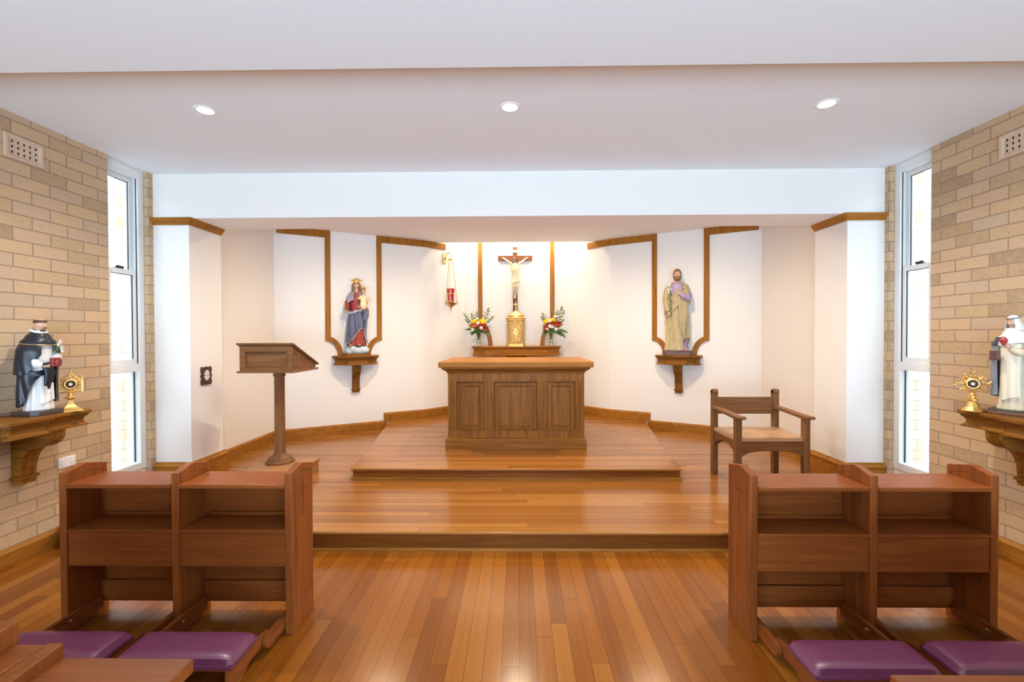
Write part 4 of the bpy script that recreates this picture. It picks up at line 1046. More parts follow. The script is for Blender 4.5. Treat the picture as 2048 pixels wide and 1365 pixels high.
# --- nun on the right wall shelf
def statue_nun():
    t = thing('statue', 'painted statue of a white-veiled nun holding a red heart', 'statue', (3.075, 2.865, .96), radians(-66))
    MB().prism([(-.115, .09), (-.115, -.06), (-.08, -.10), (.08, -.10), (.115, -.06), (.115, .09)], 'z', 0, .018).build('base', simple('brown_base', (.17, .075, .04), .45), t, bevel=.003)
    mb = MB()
    for k_ in range(16): a = 2*pi*k_/16; mb.ball((.085*sin(a), -.01-.068*cos(a), .02), (.03, .02, .014), 10, 6)
    mb.build('ground', simple('dark_green_ground', (.05, .055, .035), .6), t, remesh=.005)
    S_ = [(.022, 0, 0, .090, .064), (.08, 0, 0, .080, .060), (.2, 0, 0, .074, .057), (.34, 0, 0, .074, .055), (.44, 0, 0, .080, .052), (.49, 0, 0, .062, .045), (.515, 0, 0, .030, .028), (.55, 0, -.003, .026, .026)]
    mb = MB(); robe(mb, S_, lambda th, v: (.055*sin(12*th)+.025*sin(7*th+2))*(1-.7*v))
    arm(mb, [(-.07, 0, .455), (-.085, -.012, .39), (-.085, -.065, .355), (-.08, -.088, .355)], [.03, .029, .025, .02])
    arm(mb, [(.07, 0, .455), (.084, -.012, .385), (.055, -.08, .385), (.015, -.098, .41)], [.03, .029, .025, .018])
    mb.build('habit', M_cream, t, remesh=.0045)
    mb = MB(); drape(mb, S_, radians(-34), radians(34), lambda th: .10+.01*sin(th*4), lambda th: .46, .008, lambda th, v: .04*sin(13*th+v*2)*(1-v*.8), 24, 24); mb.build('scapular', simple('ivory_paint', (.72, .64, .48), .5), t, smooth=True, ang=1.2)
    S2 = [(.10, 0, .012, .112, .074), (.25, 0, .01, .112, .075), (.36, 0, .005, .112, .076), (.43, 0, 0, .104, .070), (.475, 0, 0, .080, .058), (.50, 0, 0, .060, .05)]
    grey = simple('grey_blue_cloak', (.22, .235, .26), .5, noise=.15, nscale=12); dk = simple('dark_cloak', (.03, .033, .04), .45)
    fold = lambda th, v: .10*abs(sin(5*th+v*1.5))*(1-.7*v)-.02
    for a, b, zl in ((-176, -36, .105), (46, 176, .125)):
        mb = MB(); drape(mb, S2, radians(a), radians(b), lambda th: zl+.015*cos(th), lambda th: .47, .004, fold, 60, 34); ck = mb.build('cloak', grey, t, smooth=True, ang=1.2)
        mb = MB(); drape(mb, S2, radians(a), radians(b), lambda th: .41+.02*abs(sin(th)), lambda th: .478, .010, lambda th, v: 0, 50, 14); mb.build('cloak_collar', dk, ck, smooth=True, ang=1.2)
    S3 = [(.40, 0, .004, .082, .058), (.445, 0, 0, .082, .058), (.475, 0, 0, .066, .050), (.50, 0, 0, .044, .040), (.525, 0, 0, .029, .031), (.56, 0, 0, .029, .031)]
    mb = MB(); drape(mb, S3, radians(-180), radians(179.5), lambda th: .435+.01*sin(th*3), lambda th: .535, .012, lambda th, v: .02*sin(9*th)*(1-v), 70, 24); mb.build('wimple', M_wht, t, smooth=True, ang=1.2)
    hb, M = head_mb((0, -.012, .572), .035, turn=radians(-22), nod=radians(10)); hd = hb.build('head', M_skin, t, smooth=True, ang=3.2)
    eyes(M, .035, hd); brows(M, .035, hd, simple('dark_brown_hair', (.085, .035, .018)))
    mb = MB()
    def veil(u, v, o):
        b = radians(48+264*u); z = 1.22-2.5*v                # open at the face
        r = (sqrt(max(.0, 1-(max(z, 0)/1.24)**2))*1.04 if z > 0 else 1.04+.34*(-z)**1.1)+o
        return M @ V((r*.86*sin(b)*.035, -r*.95*cos(b)*.035, z*.035))
    n = 44
    R = [[veil(j/n, i/16, 0) for j in range(n+1)]+[veil(1-j/n, i/16, -.07) for j in range(n+1)] for i in range(17)]
    mb.rings(R)
    vl = mb.build('veil', M_wht, t, smooth=True, ang=1.3)
    mb = MB()
    def cap_(u, v): b = 2*pi*u; a = radians(32+57*v); return M @ V((cos(a)*sin(b)*.90*.035*1.07, -cos(a)*cos(b)*1.0*.035*1.07, sin(a)*1.22*.035*1.04))
    mb.grid(cap_, 40, 10, closed=True); mb.build('veil_top', M_wht, vl, smooth=True)
    pts = [M @ V((sin(a)*.84*.035*1.02, -cos(a)*.93*.035*1.02, .74*.035)) for a in [2*pi*i/30 for i in range(31)]]
    MB().tube(pts, .0022, 6).build('veil_band', dk, vl, smooth=True)
    mb = MB(); hand_mb(mb, (.014, -.100, .412), (-.35, -.12, .6), (.3, -.9, .1), .055, .45, 1); mb.build('hand', M_skin, t, smooth=True)
    mb = MB(); hand_mb(mb, (-.085, -.088, .355), (.5, -.25, -.1), (-.3, -.6, -.6), .052, .7, 1); mb.build('hand', M_skin, t, smooth=True)
    mb = MB(); mb.ball((-.012, -.128, .458), (.013, .012, .014), 14, 10); mb.ball((.004, -.128, .458), (.013, .012, .014), 14, 10); mb.ball((-.004, -.128, .446), (.013, .011, .018), 14, 10)
    for k_ in range(3): mb.tube([(-.004+.005*(k_-1), -.128, .468), (-.004+.010*(k_-1), -.128, .484)], [.006, .002], 8)
    mb.build('heart', simple('red_heart', (.33, .02, .02), .35), t, remesh=.003)
    MB().box(-.074, -.036, -.112, -.080, .335, .395).build('book', simple('brown_book', (.11, .045, .035), .45), t, bevel=.003)
    slim(t, .86, .94)
statue_nun()

# ------------------------------------------------------------------ tabernacle
def gold_emboss():
    m, nt, b = newmat('embossed_gold'); L = nt.links.new
    tc = N(nt, 'ShaderNodeTexCoord')
    vo = N(nt, 'ShaderNodeTexVoronoi', i_Scale=75.0, feature='SMOOTH_F1'); L(tc.outputs['Object'], vo.inputs['Vector'])
    no = N(nt, 'ShaderNodeTexNoise', i_Scale=130.0, i_Detail=2.0, i_Distortion=1.5); L(tc.outputs['Object'], no.inputs['Vector'])
    ad = N(nt, 'ShaderNodeMath', operation='ADD'); L(vo.outputs['Distance'], ad.inputs[0]); L(no.outputs['Fac'], ad.inputs[1])
    r = ramp(nt, [(.5, (.20, .085, .022)), (.78, (.62, .37, .12)), (1.0, (.86, .62, .26))]); L(ad.outputs[0], r.inputs['Fac']); L(r.outputs['Color'], b.inputs['Base Color'])  # low relief goes darker: crevice shade is put into the colour
    bp = N(nt, 'ShaderNodeBump', i_Strength=.9, i_Distance=.006); L(ad.outputs[0], bp.inputs['Height']); L(bp.outputs['Normal'], b.inputs['Normal'])
    b.inputs['Metallic'].default_value = .7; b.inputs['Roughness'].default_value = .42; return m
M_emb = gold_emboss()
tb = thing('tabernacle', 'embossed gold domed tabernacle with small cross, in the middle of the shelf behind the altar', 'tabernacle', (-.04, YB-.215, 1.29))
def oct_ring(w, d, z, c=.3):
    return [(-w, d, z), (-w, -d*.25, z), (-w*(1-c), -d, z), (w*(1-c), -d, z), (w, -d*.25, z), (w, d, z)]
MB().rings([oct_ring(.160, .10, 0), oct_ring(.160, .10, .012), oct_ring(.152, .095, .02), oct_ring(.152, .095, .032), oct_ring(.146, .088, .04)]).build('base', M_gold, tb)
MB().rings([oct_ring(.143, .086, .04), oct_ring(.136, .082, .08), oct_ring(.134, .080, .38), oct_ring(.140, .084, .39)]).build('body', M_emb, tb)
dr = MB().prism([(-.075, .05), (.075, .05), (.075, .30)]+[(.075*cos(a), .30+.06*sin(a)) for a in [pi*i/12 for i in range(1, 12)]]+[(-.075, .30)], 'y', -.090, -.078).build('door', M_emb, tb, bevel=.003)
mb = MB()
for s in (-1, 1): mb.tube([(s*.085, -.084, .05), (s*.085, -.084, .34)], .006, 8)
mb.tube([(-.085, -.084, .34)]+[(-.085*cos(a), -.084, .31+.055*sin(a)+.02) for a in [pi*i/12 for i in range(1, 12)]]+[(.085, -.084, .34)], .006, 8)
mb.build('door_arch', M_gold, tb, smooth=True)
mb = MB().box(-.006, .006, -.096, -.088, .13, .27).box(-.035, .035, -.096, -.088, .205, .217)
mb.lathe([(.026, -.094), (.034, -.094), (.034, -.088), (.026, -.088)], 28, (0, .211), ax='y', cap=False)
mb.build('door_emblem', M_gold, dr, smooth=True)
mb = MB()
for k_ in range(5): mb.ball((-.05+.025*k_, -.093, .075), (.010, .006, .012), 10, 6)
mb.build('relief', M_gold, dr, smooth=True)
MB().rings([oct_ring(.138, .084, .385), oct_ring(.150, .092, .395), oct_ring(.150, .092, .412), oct_ring(.140, .086, .42), oct_ring(.150, .092, .43), oct_ring(.150, .092, .44), oct_ring(.128, .08, .448)]).build('cornice', M_emb, tb)
mb = MB()
for k_ in range(9): mb.ball((-.105+.0263*k_, -.093, .404), (.009, .007, .009), 10, 6)
mb.build('beading', M_gold, tb, smooth=True)
def dome(w, d, z): return [(w*sin(2*pi*j/32), -d*cos(2*pi*j/32), z) for j in range(32)]
MB().rings([dome(.118, .078, .446), dome(.118, .078, .470), dome(.124, .082, .474), dome(.124, .082, .482), dome(.108, .072, .492), dome(.075, .052, .515), dome(.040, .03, .535), dome(.018, .014, .55), dome(.010, .009, .57), dome(.009, .008, .60), dome(.001, .001, .602)]).build('dome', M_gold, tb, smooth=True, ang=.5)
mb = MB().ball((0, 0, .592), .013, 12, 8).box(-.005, .005, -.004, .004, .60, .69).box(-.034, .034, -.004, .004, .648, .658)
for x, z in ((-.036, .653), (.036, .653), (0, .692)): mb.ball((x, 0, z), .008, 10, 6)
mb.build('finial_cross', M_gold, tb, smooth=True, ang=.5)

# ------------------------------------------------------------------ crucifix on the back wall
cx_ = thing('crucifix', 'dark wooden crucifix with pale figure hung above the tabernacle', 'crucifix', (-.05, YB, 0))
MB().box(-.036, .036, -.028, -.001, 1.83, 2.872).build('upright', wood('cross', 'z'), cx_, bevel=.003)
MB().box(-.275, .275, -.034, -.006, 2.652, 2.732).build('crossbar', wood('cross', 'x'), cx_, bevel=.003)
pq = MB().box(-.045, .045, -.040, -.030, 2.778, 2.822).build('title_plaque', simple('ivory_plaque', (.62, .52, .40), .5), cx_, bevel=.003)
def text(body, size, M, parent, mat, name='lettering', depth=.0006):
    cu = bpy.data.curves.new(name, 'FONT'); cu.body = body; cu.size = size; cu.align_x = 'CENTER'; cu.align_y = 'CENTER'; cu.extrude = depth
    o = bpy.data.objects.new(name, cu); COL.objects.link(o)
    dg = bpy.context.evaluated_depsgraph_get(); me = bpy.data.meshes.new_from_object(o.evaluated_get(dg)); bpy.data.objects.remove(o)
    me.materials.clear(); me.materials.append(mat); o = bpy.data.objects.new(name, me); COL.objects.link(o); o.parent = parent; o.matrix_local = M; return o
text('INRI', .034, Matrix.Translation((0, -.0405, 2.80)) @ Matrix.Rotation(radians(90), 4, 'X'), pq, M_groove)
ivory = simple('ivory_figure', (.60, .50, .33), .42, noise=.06)
mb = MB()
B_ = [(2.335, .008, -.062, .042, .034), (2.38, .010, -.062, .047, .036), (2.43, .006, -.066, .038, .032), (2.50, .0, -.068, .050, .036), (2.56, -.002, -.062, .056, .034), (2.595, -.003, -.058, .040, .026), (2.61, -.004, -.062, .02, .02), (2.63, -.006, -.068, .018, .018)]
robe(mb, B_, lambda th, v: 0, 28, 26)
for s in (-1, 1):
    arm(mb, [(s*.038, -.058, 2.578), (s*.085, -.052, 2.612), (s*.125, -.048, 2.648), (s*.165, -.044, 2.676), (s*.188, -.042, 2.692)], [.023, .020, .016, .014, .011])
    x = s*.022
    arm(mb, [(x+.008, -.062, 2.35), (x*1.1+.006, -.088, 2.27), (x*.95+.006, -.098, 2.232), (x*.6+.002, -.075, 2.16), (x*.35-.004, -.054, 2.085)], [.032, .028, .023, .021, .013])
    arm(mb, [(s*.007-.005, -.052, 2.09), (s*.006-.005, -.064, 2.065), (s*.005-.005, -.066, 2.04)], [.013, .013, .008])
for s in (-1, 1): hand_mb(mb, (s*.185, -.042, 2.690), (s*.75, -.05, .5), (0, 1, 0), .036, .35, s)
bd = mb.build('figure', ivory, cx_, remesh=.0042); bd['label'] = 'pale carved figure with outstretched arms'
hb, M = head_mb((-.012, -.082, 2.665), .033, turn=radians(-14), nod=radians(24), tilt=radians(10), beard=.8); hd = hb.build('head', ivory, bd, smooth=True, ang=3.2)
hm = simple('dark_hair', (.10, .055, .025), .5); hair_cap(M, .033, hm, hd, front=.5, low=-.95, k=1.1)
brows(M, .033, hd, hm)
mb = MB()
for k_ in range(7):
    a = radians(-50+17*k_); mb.tube([M @ V((.033*.7*sin(a), -.033*.82*cos(a), -.033*.6)), M @ V((.033*.3*sin(a), -.033*.86*cos(a), -.033*1.25))], [.006, .002], 6)
mb.build('beard', hm, hd, remesh=.003)
pts = [M @ V((.033*.92*sin(a), -.033*1.02*cos(a), .033*(.62+.06*sin(7*a)))) for a in [2*pi*i/36 for i in range(37)]]
MB().tube(pts, .0045, 6).build('crown_of_thorns', simple('thorn_brown', (.06, .035, .015), .6), hd, smooth=True)
mb = MB(); S_ = [(2.29, .008, -.070, .050, .042), (2.345, .009, -.064, .049, .040), (2.395, .009, -.064, .049, .040)]
drape(mb, S_, radians(-180), radians(179.5), lambda th: 2.30+.012*sin(2*th), lambda th: 2.388-.008*sin(th), .004, lambda th, v: .06*sin(9*th+v*3), 60, 16)
mb.tube([(.052, -.07, 2.38), (.064, -.075, 2.34), (.058, -.07, 2.28)], [.012, .012, .004], 8)
mb.build('loincloth', simple('loincloth_pale', (.66, .58, .42), .5), bd, smooth=True, ang=1.2)

# ------------------------------------------------------------------ hanging sanctuary lamp
LM = ML45 @ Matrix.Translation((.385, 0, 0))
sl_ = thing('sanctuary_lamp', 'hanging brass lamp with red glass on a wall bracket left of the crucifix', 'lamp', LM @ V((0, 0, 0)), radians(45))
def lb(mb, name, mat, par=None, **k): return mb.build(name, mat, par or sl_, **k)
lb(MB().box(-.028, .028, -.012, -.001, 2.565, 2.735), 'wall_plate', M_brass, bevel=.004)
mb = MB(); mb.tube([(0, -.01, 2.655), (0, -.03, 2.64), (0, -.05, 2.625), (0, -.062, 2.60)], [.006, .006, .005, .004], 8)
mb.tube([(0, -.01, 2.645), (0, -.045, 2.655), (0, -.06, 2.70), (0, -.09, 2.725), (0, -.14, 2.715), (0, -.165, 2.68), (0, -.17, 2.63)], [.008, .008, .007, .007, .007, .006, .005], 10)
mb.ball((0, -.048, 2.652), .012, 10, 8)
lb(mb, 'bracket_arm', M_brass, smooth=True)
cxl, cyl = 0, -.17
mb = MB().lathe([(.001, 2.635), (.012, 2.63), (.03, 2.622), (.042, 2.612), (.042, 2.606), (.001, 2.606)], 24, (cxl, cyl)); lb(mb, 'canopy', M_brass, smooth=True)
for k_ in range(3):
    a = radians(-20+120*k_); x0, y0 = cxl+.034*cos(a), cyl+.034*sin(a); x1, y1 = cxl+.098*cos(a), cyl+.098*sin(a)
    mb = MB(); nlk = 30
    A, B = V((x0, y0, 2.606)), V((x1, y1, 1.965)); d = (B-A)/nlk; dn = d.normalized()
    e1 = dn.cross(V((0, 0, 1))).normalized(); e2 = dn.cross(e1)
    for q_ in range(nlk):
        c = A+d*(q_+.5); e = e1 if q_ % 2 else e2; r1 = d.length*.62
        mb.tube([c+dn*r1*cos(2*pi*j/10)+e*r1*.42*sin(2*pi*j/10) for j in range(11)], .0022, 5)
        if q_ % 4 == 2: mb.ball(c, .006, 8, 6)
    lb(mb, 'chain', M_brass, smooth=True)
red = newmat('red_glass'); rb = red[2]; rb.inputs['Base Color'].default_value = (.62, .004, .02, 1); rb.inputs['Roughness'].default_value = .12; rb.inputs['Transmission Weight'].default_value = .35
gl = lb(MB().lathe([(.001, 1.93), (.04, 1.93), (.046, 1.95), (.050, 2.08), (.056, 2.14), (.062, 2.17), (.058, 2.17), (.046, 2.08), (.04, 1.95), (.001, 1.945)], 32, (cxl, cyl)), 'red_glass', red[0], smooth=True)
gl['label'] = 'red glass cup'
for z, r in ((2.095, .054), (1.978, .051)): lb(MB().lathe([(r-.004, z-.008), (r+.002, z-.008), (r+.002, z+.008), (r-.004, z+.008)], 32, (cxl, cyl), cap=False), 'band', M_brass, smooth=True)
mb = MB().lathe([(.001, 1.83), (.008, 1.84), (.006, 1.86), (.014, 1.875), (.018, 1.89), (.05, 1.91), (.085, 1.945), (.09, 1.952), (.082, 1.952), (.05, 1.925), (.001, 1.925)], 32, (cxl, cyl))
for k_ in range(3):
    a = radians(-20+120*k_); p = lambda r, z: (cxl+r*cos(a), cyl+r*sin(a), z)
    mb.tube([p(.08, 1.945), p(.10, 1.935), p(.112, 1.955), p(.105, 1.975), p(.092, 1.965)], [.007, .007, .006, .006, .004], 8); mb.ball(p(.098, 1.985), .010, 8, 6)
mb.tube([(cxl, cyl, 1.83), (cxl, cyl, 1.79)], .003, 6); mb.ball((cxl, cyl, 1.785), .008, 8, 6)
lb(mb, 'bowl', M_brass, smooth=True, ang=.6)

# ------------------------------------------------------------------ vases and flowers on the altar shelf
M_glass = pane('vase_glass', (.93, .97, .93), .10)
M_water = pane('water', (.80, .88, .72), .03)
M_leaf = simple('leaf_green', (.045, .11, .022), .45, noise=.25, nscale=30); M_leaf2 = simple('pale_leaf_green', (.14, .20, .09), .5, noise=.15)
M_stem = simple('stem_green', (.08, .16, .03), .5)
M_yel = simple('yellow_petals', (.85, .62, .02), .5); M_redp = simple('red_petals', (.36, .025, .012), .5, noise=.2); M_ora = simple('orange_red_petals', (.55, .11, .02), .5, noise=.15)
M_whp = simple('white_petals', (.78, .75, .62), .5)
def vase(name, label, x, y):
    t = thing(name, label, 'vase', (x, y, 1.29), group=None)
    MB().lathe([(.001, 0), (.050, 0), (.048, .012), (.032, .03), (.030, .06), (.038, .16), (.050, .26), (.054, .275), (.050, .275), (.046, .26), (.034, .16), (.026, .06), (.026, .034), (.001, .03)], 40).build('glass', M_glass, t, smooth=True)
    MB().lathe([(.001, .034), (.0255, .036), (.0255, .06), (.0325, .155), (.038, .19), (.001, .19)], 32).build('water', M_water, t, smooth=True)
    return t
def leaf_pts(mb, p, d, up, ln, w):
    d = V(d).normalized(); s = d.cross(V(up)).normalized(); u = s.cross(d); rows = []
    for i in range(7):
        q_ = i/6; c = V(p)+d*ln*q_+u*ln*(.10*sin(pi*q_)-.12*q_*q_); ww = w*sin(pi*min(1, q_*.94+.04))**.8
        rows.append([c-s*ww+u*ww*.25, c, c+s*ww+u*ww*.25, c-u*.0012])
    mb.rings(rows)
def flower(kind, vloc, tip, label, group, s=1.0):
    """tip relative to the vase foot; the stem runs down into the vase"""
    names = {'y': ('chrysanthemum', M_yel), 'r': ('red_flower', M_redp), 'o': ('red_flower', M_ora), 'w': ('white_rose', M_whp), 'l': ('leaf_sprig', M_leaf2), 'f': ('leaf_sprig', M_leaf)}
    nm, pm = names[kind]; T = V(tip)
    t = thing(nm, label, 'flower' if kind in 'yrow' else 'leaves', vloc, group=group)
    b = V((T.x*-.10+random.uniform(-.008, .008), T.y*-.1+random.uniform(-.008, .008), .045)); mid = V((T.x*.22, T.y*.22, .235))
    a2 = mid+(T-mid)*.55+V((0, 0, .02))
    MB().tube([b, mid, a2, T], [.0035, .0032, .0028, .002], 7).build('stem', M_stem, t, smooth=True)
    D = (T-mid).normalized(); D = (D+V((0, -.55, .1))).normalized()
    e1 = D.cross(V((0, 0, 1))).normalized(); e2 = e1.cross(D)
    mb = MB()
    if kind == 'y':
        for ring_, (np_, rr, lift) in enumerate(((22, .052, .1), (18, .042, .35), (14, .030, .65), (9, .018, 1.1))):
            for i in range(np_):
                a = 2*pi*(i+.5*ring_)/np_; o = e1*cos(a)+e2*sin(a); p = T+D*.004*ring_; q_ = p+(o+D*lift).normalized()*rr*s
                mb.tube([p, p+(q_-p)*.6+D*.003, q_], [.003*s, .0065*s, .002*s], 6, .5)
        mb.build('bloom', pm, t, smooth=True)
    elif kind in 'ro':
        for i in range(9):
            a = 2*pi*i/9; o = e1*cos(a)+e2*sin(a); p = T
            mb.tube([p, p+(o*.9+D*.5)*.022*s, p+(o*1.2+D*.25)*.036*s, p+(o*1.3-D*.1)*.044*s], [.004*s, .013*s, .013*s, .003*s], 8, .35)
        for i in range(6):
            a = 2*pi*(i+.5)/6; o = e1*cos(a)+e2*sin(a); mb.tube([T, T+(o*.5+D)*.016*s, T+(o*.8+D)*.026*s], [.004*s, .010*s, .003*s], 8, .4)
        mb.build('bloom', pm, t, smooth=True)
    elif kind == 'w':
        for k_, (np_, r_) in enumerate(((6, .024), (5, .018), (4, .011))):
            for i in range(np_):
                a = 2*pi*(i+.4*k_)/np_; o = e1*cos(a)+e2*sin(a); c = T+o*r_*.55*s+D*(.006+.004*k_)*s
                mb.ball(c, (.014*s, .014*s, .014*s), 10, 7)
        mb.ball(T-D*.004, .016*s, 10, 7)
        mb.build('bloom', pm, t, remesh=.0035*s)
    else:
        n = 7 if kind == 'l' else 6
        for i in range(n):
            q_ = .45+.55*i/(n-1); c = mid+(T-mid)*q_+V((0, 0, .02*sin(pi*q_))); sd = (-1)**i
            dd = ((T-mid).normalized()*.7+e1*sd*.9+V((0, -.2, 0))).normalized() if i < n-1 else (T-mid).normalized()
            leaf_pts(mb, c, dd, (0, -.6, .6), (.062 if kind == 'l' else .075)*s, (.014 if kind == 'l' else .016)*s)
        mb.build('leaves', pm, t, smooth=True, ang=1.0)
    return t
random.seed(11)
for side, vx, spec_ in (('left', -.622, [
        ('y', -.062, -.06, .385, 1.0), ('y', .065, -.07, .385, 1.25), ('y', -.03, .0, .40, .8),
        ('o', -.085, -.07, .335, 1.15), ('o', -.025, -.085, .345, 1.1), ('r', .030, -.085, .355, 1.05), ('r', .095, -.05, .285, 1.35), ('r', .075, -.08, .335, .9), ('r', -.005, -.06, .305, .9),
        ('w', -.125, -.03, .355, 1.0), ('w', -.085, -.08, .255, 1.25), ('w', -.001, -.095, .355, 1.2), ('w', .045, -.09, .285, 1.2), ('w', -.02, -.01, .425, 1.0), ('w', .125, .0, .355, .8),
        ('l', -.205, -.01, .47, 1.0), ('l', -.10, .0, .47, 1.0), ('l', -.03, .03, .50, .9), ('l', .14, -.01, .54, 1.15), ('l', .20, -.02, .43, 1.0), ('l', -.17, -.03, .38, 1.0),
        ('f', -.14, -.06, .25, 1.1), ('f', .12, -.06, .20, 1.1), ('f', -.06, -.09, .20, 1.1), ('f', .05, -.09, .22, 1.2), ('f', .0, -.1, .24, 1.2), ('f', -.09, .05, .28, 1.1), ('f', .10, .05, .28, 1.1)]),
    ('right', .51, [
        ('y', -.075, -.06, .385, 1.15), ('y', .02, -.05, .405, .95), ('y', .055, -.04, .395, .8),
        ('r', -.085, -.07, .29, 1.2), ('r', -.055, -.075, .335, 1.1), ('r', .03, -.08, .345, 1.2), ('r', .09, -.06, .35, 1.2), ('o', .13, -.03, .35, 1.0), ('r', .0, -.07, .33, .9),
        ('w', -.025, -.08, .385, 1.1), ('w', -.025, -.095, .305, 1.2), ('w', .012, -.10, .295, 1.15), ('w', -.065, -.085, .265, 1.1), ('w', .065, -.09, .26, 1.2), ('w', .06, -.02, .45, 1.1), ('w', .10, .0, .46, 1.0),
        ('l', -.12, -.01, .47, 1.0), ('l', -.14, -.03, .43, .9), ('l', .15, -.01, .56, 1.2), ('l', .18, -.03, .50, 1.0), ('l', .09, .02, .49, .9), ('l', .16, -.04, .38, 1.0),
        ('f', .17, -.05, .22, 1.2), ('f', .15, -.06, .17, 1.1), ('f', -.08, -.07, .20, 1.1), ('f', .05, -.09, .21, 1.2), ('f', .0, -.1, .22, 1.2), ('f', -.07, .05, .28, 1.1), ('f', .10, .05, .28, 1.1)])):
    vl = (vx, YB-.20, 1.29)
    vase('flower_vase', f'clear glass vase of mixed flowers {side} of the gold tabernacle', vl[0], vl[1])
    lab = {'y': 'yellow chrysanthemum', 'r': 'dark red flower', 'o': 'orange red flower', 'w': 'white rose', 'l': 'pale green leaf sprig', 'f': 'dark green leaf sprig'}
    for k_, x, y, z, s in spec_:
        flower(k_, vl, (x, y, z), f'{lab[k_]} in the vase {side} of the gold tabernacle', f'{lab[k_]}s in the {side} vase', s)

# ------------------------------------------------------------------ reliquaries on the wall shelves
def reliquary(label, loc, rz, kind):
    t = thing('reliquary', label, 'reliquary', loc, rz)
    if kind == 0:
        def sq(r, z): return [(r*cos(radians(45+90*j)), r*sin(radians(45+90*j)), z) for j in range(4)]
        MB().rings([sq(.085, 0), sq(.085, .006), sq(.070, .012), sq(.045, .026), sq(.026, .044), sq(.016, .062), sq(.013, .075)]).build('foot', M_gold, t)
        MB().lathe([(.012, .070), (.016, .078), (.030, .084), (.032, .089), (.018, .096), (.012, .104), (.017, .112), (.010, .120), (.016, .128)], 24).build('stem', M_gold, t, smooth=True)
        cz = .180
    else:
        MB().lathe([(.001, 0), (.055, 0), (.056, .006), (.046, .014), (.032, .03), (.026, .05), (.016, .07)], 8).build('foot', M_gold, t, smooth=True, ang=.4)
        MB().lathe([(.014, .066), (.032, .074), (.032, .079), (.014, .086), (.012, .10), (.02, .108), (.012, .118)], 24).build('stem', M_gold, t, smooth=True)
        cz = .178
    case = MB().lathe([(.001, -.012), (.031, -.012), (.040, -.002), (.040, .008), (.030, .014), (.001, .014)], 32, (0, cz), ax='y').build('case', M_gold, t, smooth=True, ang=.5)
    MB().lathe([(.026, -.017), (.030, -.017), (.030, -.011), (.026, -.011)], 28, (0, cz), ax='y', cap=False).build('rim', M_gold, case, smooth=True, ang=.5)
    MB().lathe([(.001, -.0145), (.027, -.0145), (.027, -.012), (.001, -.012)], 28, (0, cz), ax='y').build('relic_window', simple('dark_relic', (.06, .018, .01), .55, spec=.2), case)
    MB().lathe([(.001, -.0165), (.010, -.0165), (.010, -.0144), (.001, -.0144)], 16, (0, cz), ax='y').build('relic', M_cream, case)
    mb = MB()
    if kind == 0:      # gothic pinnacles around the case
        for x, h0, h1 in ((-.058, .125, .235), (.058, .125, .235)):
            mb.box(x-.005, x+.005, -.006, .006, h0, h1-.03); mb.rings([[(x-.006, -.006, h1-.03), (x+.006, -.006, h1-.03), (x+.006, .006, h1-.03), (x-.006, .006, h1-.03)], [(x-.001, -.001, h1), (x+.001, -.001, h1), (x+.001, .001, h1), (x-.001, .001, h1)]]); mb.ball((x, 0, h1+.002), .006, 8, 6)
        mb.tube([(-.058, 0, .19), (-.03, 0, .225), (0, 0, .255)], .005, 8); mb.tube([(.058, 0, .19), (.03, 0, .225), (0, 0, .255)], .005, 8)
        mb.tube([(0, 0, .225), (0, 0, .262)], .004, 8); mb.ball((0, 0, .266), .007, 8, 6)
        mb.tube([(-.062, 0, .126), (-.03, 0, .134), (0, 0, .128), (.03, 0, .134), (.062, 0, .126)], .006, 8)
        for k_ in range(12): a = 2*pi*k_/12; mb.ball((.047*cos(a), 0, cz+.047*sin(a)), .006, 8, 6)
    else:              # sun rays with scrolled ends
        for k_ in range(8):
            a = 2*pi*k_/8; L_ = .085 if k_ % 2 == 0 else .068; c = lambda r, o=0: (r*cos(a)-o*sin(a), 0, cz+r*sin(a)+o*cos(a))
            mb.tube([c(.04), c(L_*.8), c(L_)], [.010, .006, .004], 8, .5)
            for s in (-1, 1): mb.tube([c(L_*.75), c(L_*.9, s*.010), c(L_*1.02, s*.014), c(L_*.98, s*.020), c(L_*.88, s*.016)], [.004, .0035, .003, .003, .002], 6)
        for k_ in range(16): a = 2*pi*(k_+.5)/16; mb.ball((.050*cos(a), 0, cz+.050*sin(a)), .0065, 8, 6)
    mb.build('rays' if kind else 'pinnacles', M_gold, t, smooth=True, ang=.6)
    return t
reliquary('small gold reliquary with pointed pinnacles and square foot, beside the black-cloaked statue', (-3.03, 3.03, .96), radians(48), 0)
reliquary('small gold sunburst reliquary on the right wall shelf beside the veiled statue', (2.93, 2.975, .96), radians(-40), 1)

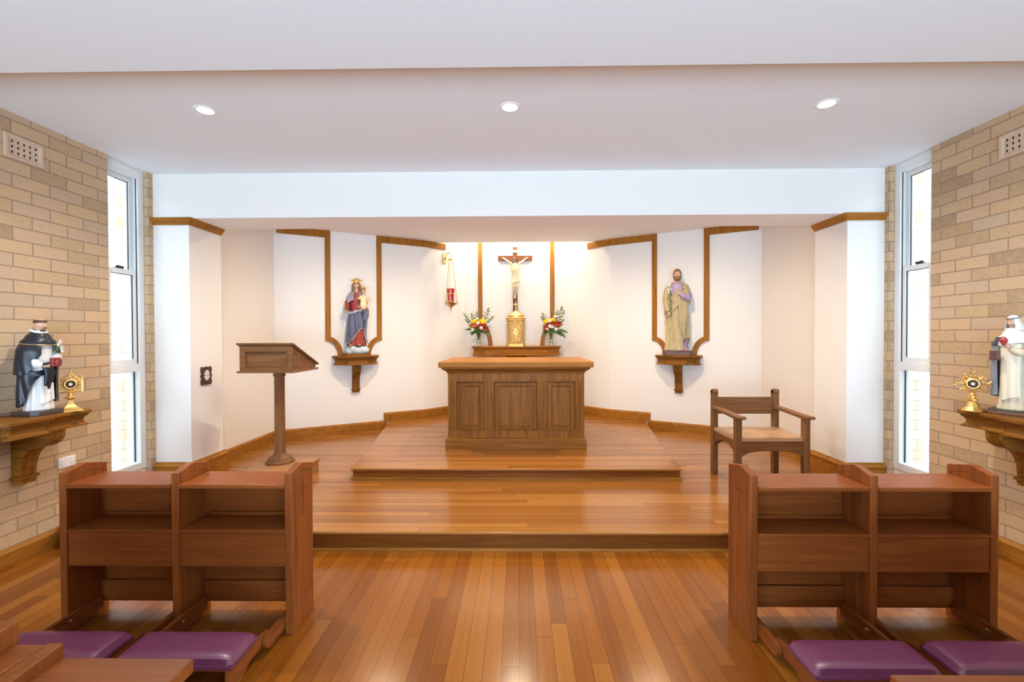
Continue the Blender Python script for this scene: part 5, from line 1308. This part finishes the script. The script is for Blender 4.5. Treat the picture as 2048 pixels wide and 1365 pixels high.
# ------------------------------------------------------------------ small things on the walls
def vent(label, X, s, y0, y1, z0, z1):
    t = thing('air_vent', label, 'air vent', (X, (y0+y1)/2, (z0+z1)/2), radians(90)*s)
    w, h = (y1-y0)/2, (z1-z0)/2; m_ = simple('terracotta_cream', (.62, .46, .33), .7, noise=.06)
    mb = MB()
    R = [[(-w, 0, -h), (w, 0, -h), (w, 0, h), (-w, 0, h)], [(-w, -.012, -h), (w, -.012, -h), (w, -.012, h), (-w, -.012, h)], [(-w+.018, -.012, -h+.016), (w-.018, -.012, -h+.016), (w-.018, -.012, h-.016), (-w+.018, -.012, h-.016)], [(-w+.026, -.006, -h+.024), (w-.026, -.006, -h+.024), (w-.026, -.006, h-.024), (-w+.026, -.006, h-.024)]]
    mb.rings(R, cap=False); mb.build('frame', m_, t)
    # grid with 5 x 3 openings
    mb = MB(); iw, ih = w-.026, h-.024; nx, nz = 5, 3; cw, chh = 2*iw/nx, 2*ih/nz; b = .011
    for i in range(nx+1): x = -iw+cw*i; mb.box(max(-iw, x-b), min(iw, x+b), -.0065, -.001, -ih, ih)
    for j in range(nz+1): z = -ih+chh*j; mb.box(-iw, iw, -.0062, -.001, max(-ih, z-b*.8), min(ih, z+b*.8))
    mb.build('grid', m_, t)
    MB().box(-iw, iw, -.0012, -.0002, -ih, ih).build('shade_sheet', simple('vent_shade', (.012, .008, .006), .9), t)  # near-black sheet painted as the shade inside the openings
vent('cream terracotta air vent high on the left brick wall', XL, 1, 2.860, 3.093, 2.615, 2.768)
vent('cream terracotta air vent high on the right brick wall', XR, -1, 2.85, 3.085, 2.615, 2.768)
t = thing('power_outlet', 'white power outlet on the left brick wall below the shelf', 'outlet', (XL, 3.226, .558), radians(90))
pl = MB().box(-.062, .062, -.010, 0, -.037, .037).build('plate', simple('white_plastic', (.82, .83, .85), .35), t, bevel=.003)
for s in (-1, 1): MB().box(s*.034-.008, s*.034+.008, -.013, -.009, .008, .024).build('switch', simple('white_plastic', (.82, .83, .85), .35), t, bevel=.001)
mb = MB()
for s in (-1, 1):
    for a, b in ((-.010, 0), (.010, 0), (0, -.014)): mb.box(s*.034+a-.0015, s*.034+a+.0015, -.0108, -.0095, b-.014, b-.006)
mb.build('socket_slots', simple('slot_grey', (.12, .12, .12), .6), pl)
t = thing('wall_plaque', 'small dark brown wavy edged plaque with white cross on the left white pier', 'plaque', (XC-2.91, 4.228, 1.09), radians(90))
o_ = []
for i in range(64):
    a = 2*pi*i/64; c, s = cos(a), sin(a); k_ = max(abs(c)/.068, abs(s)/.083); r = 1/k_; x, z = r*c, r*s
    x *= 1+.06*cos(z/.083*pi*1.5)*0+.07*cos(z*115); z *= 1+.04*cos(x*105); o_.append((x, z))
bp_ = MB().prism(o_, 'y', -.014, 0).build('board', simple('plaque_brown', (.060, .022, .018), .5, noise=.2), t, bevel=.003)
mb = MB()
for k_ in range(8):      # eight flared white petals of the cross
    a = 2*pi*k_/8+pi/8; d = lambda r, o: (r*cos(a)*.86-o*sin(a)*.86, .006+r*sin(a)*1.15+o*cos(a)*1.15)
    mb.prism([d(.006, -.002), d(.040, -.012), d(.044, 0), d(.040, .012), d(.006, .002)], 'y', -.0165, -.0135)
mb.build('cross_inlay', simple('plaque_white', (.75, .70, .64), .5), bp_)
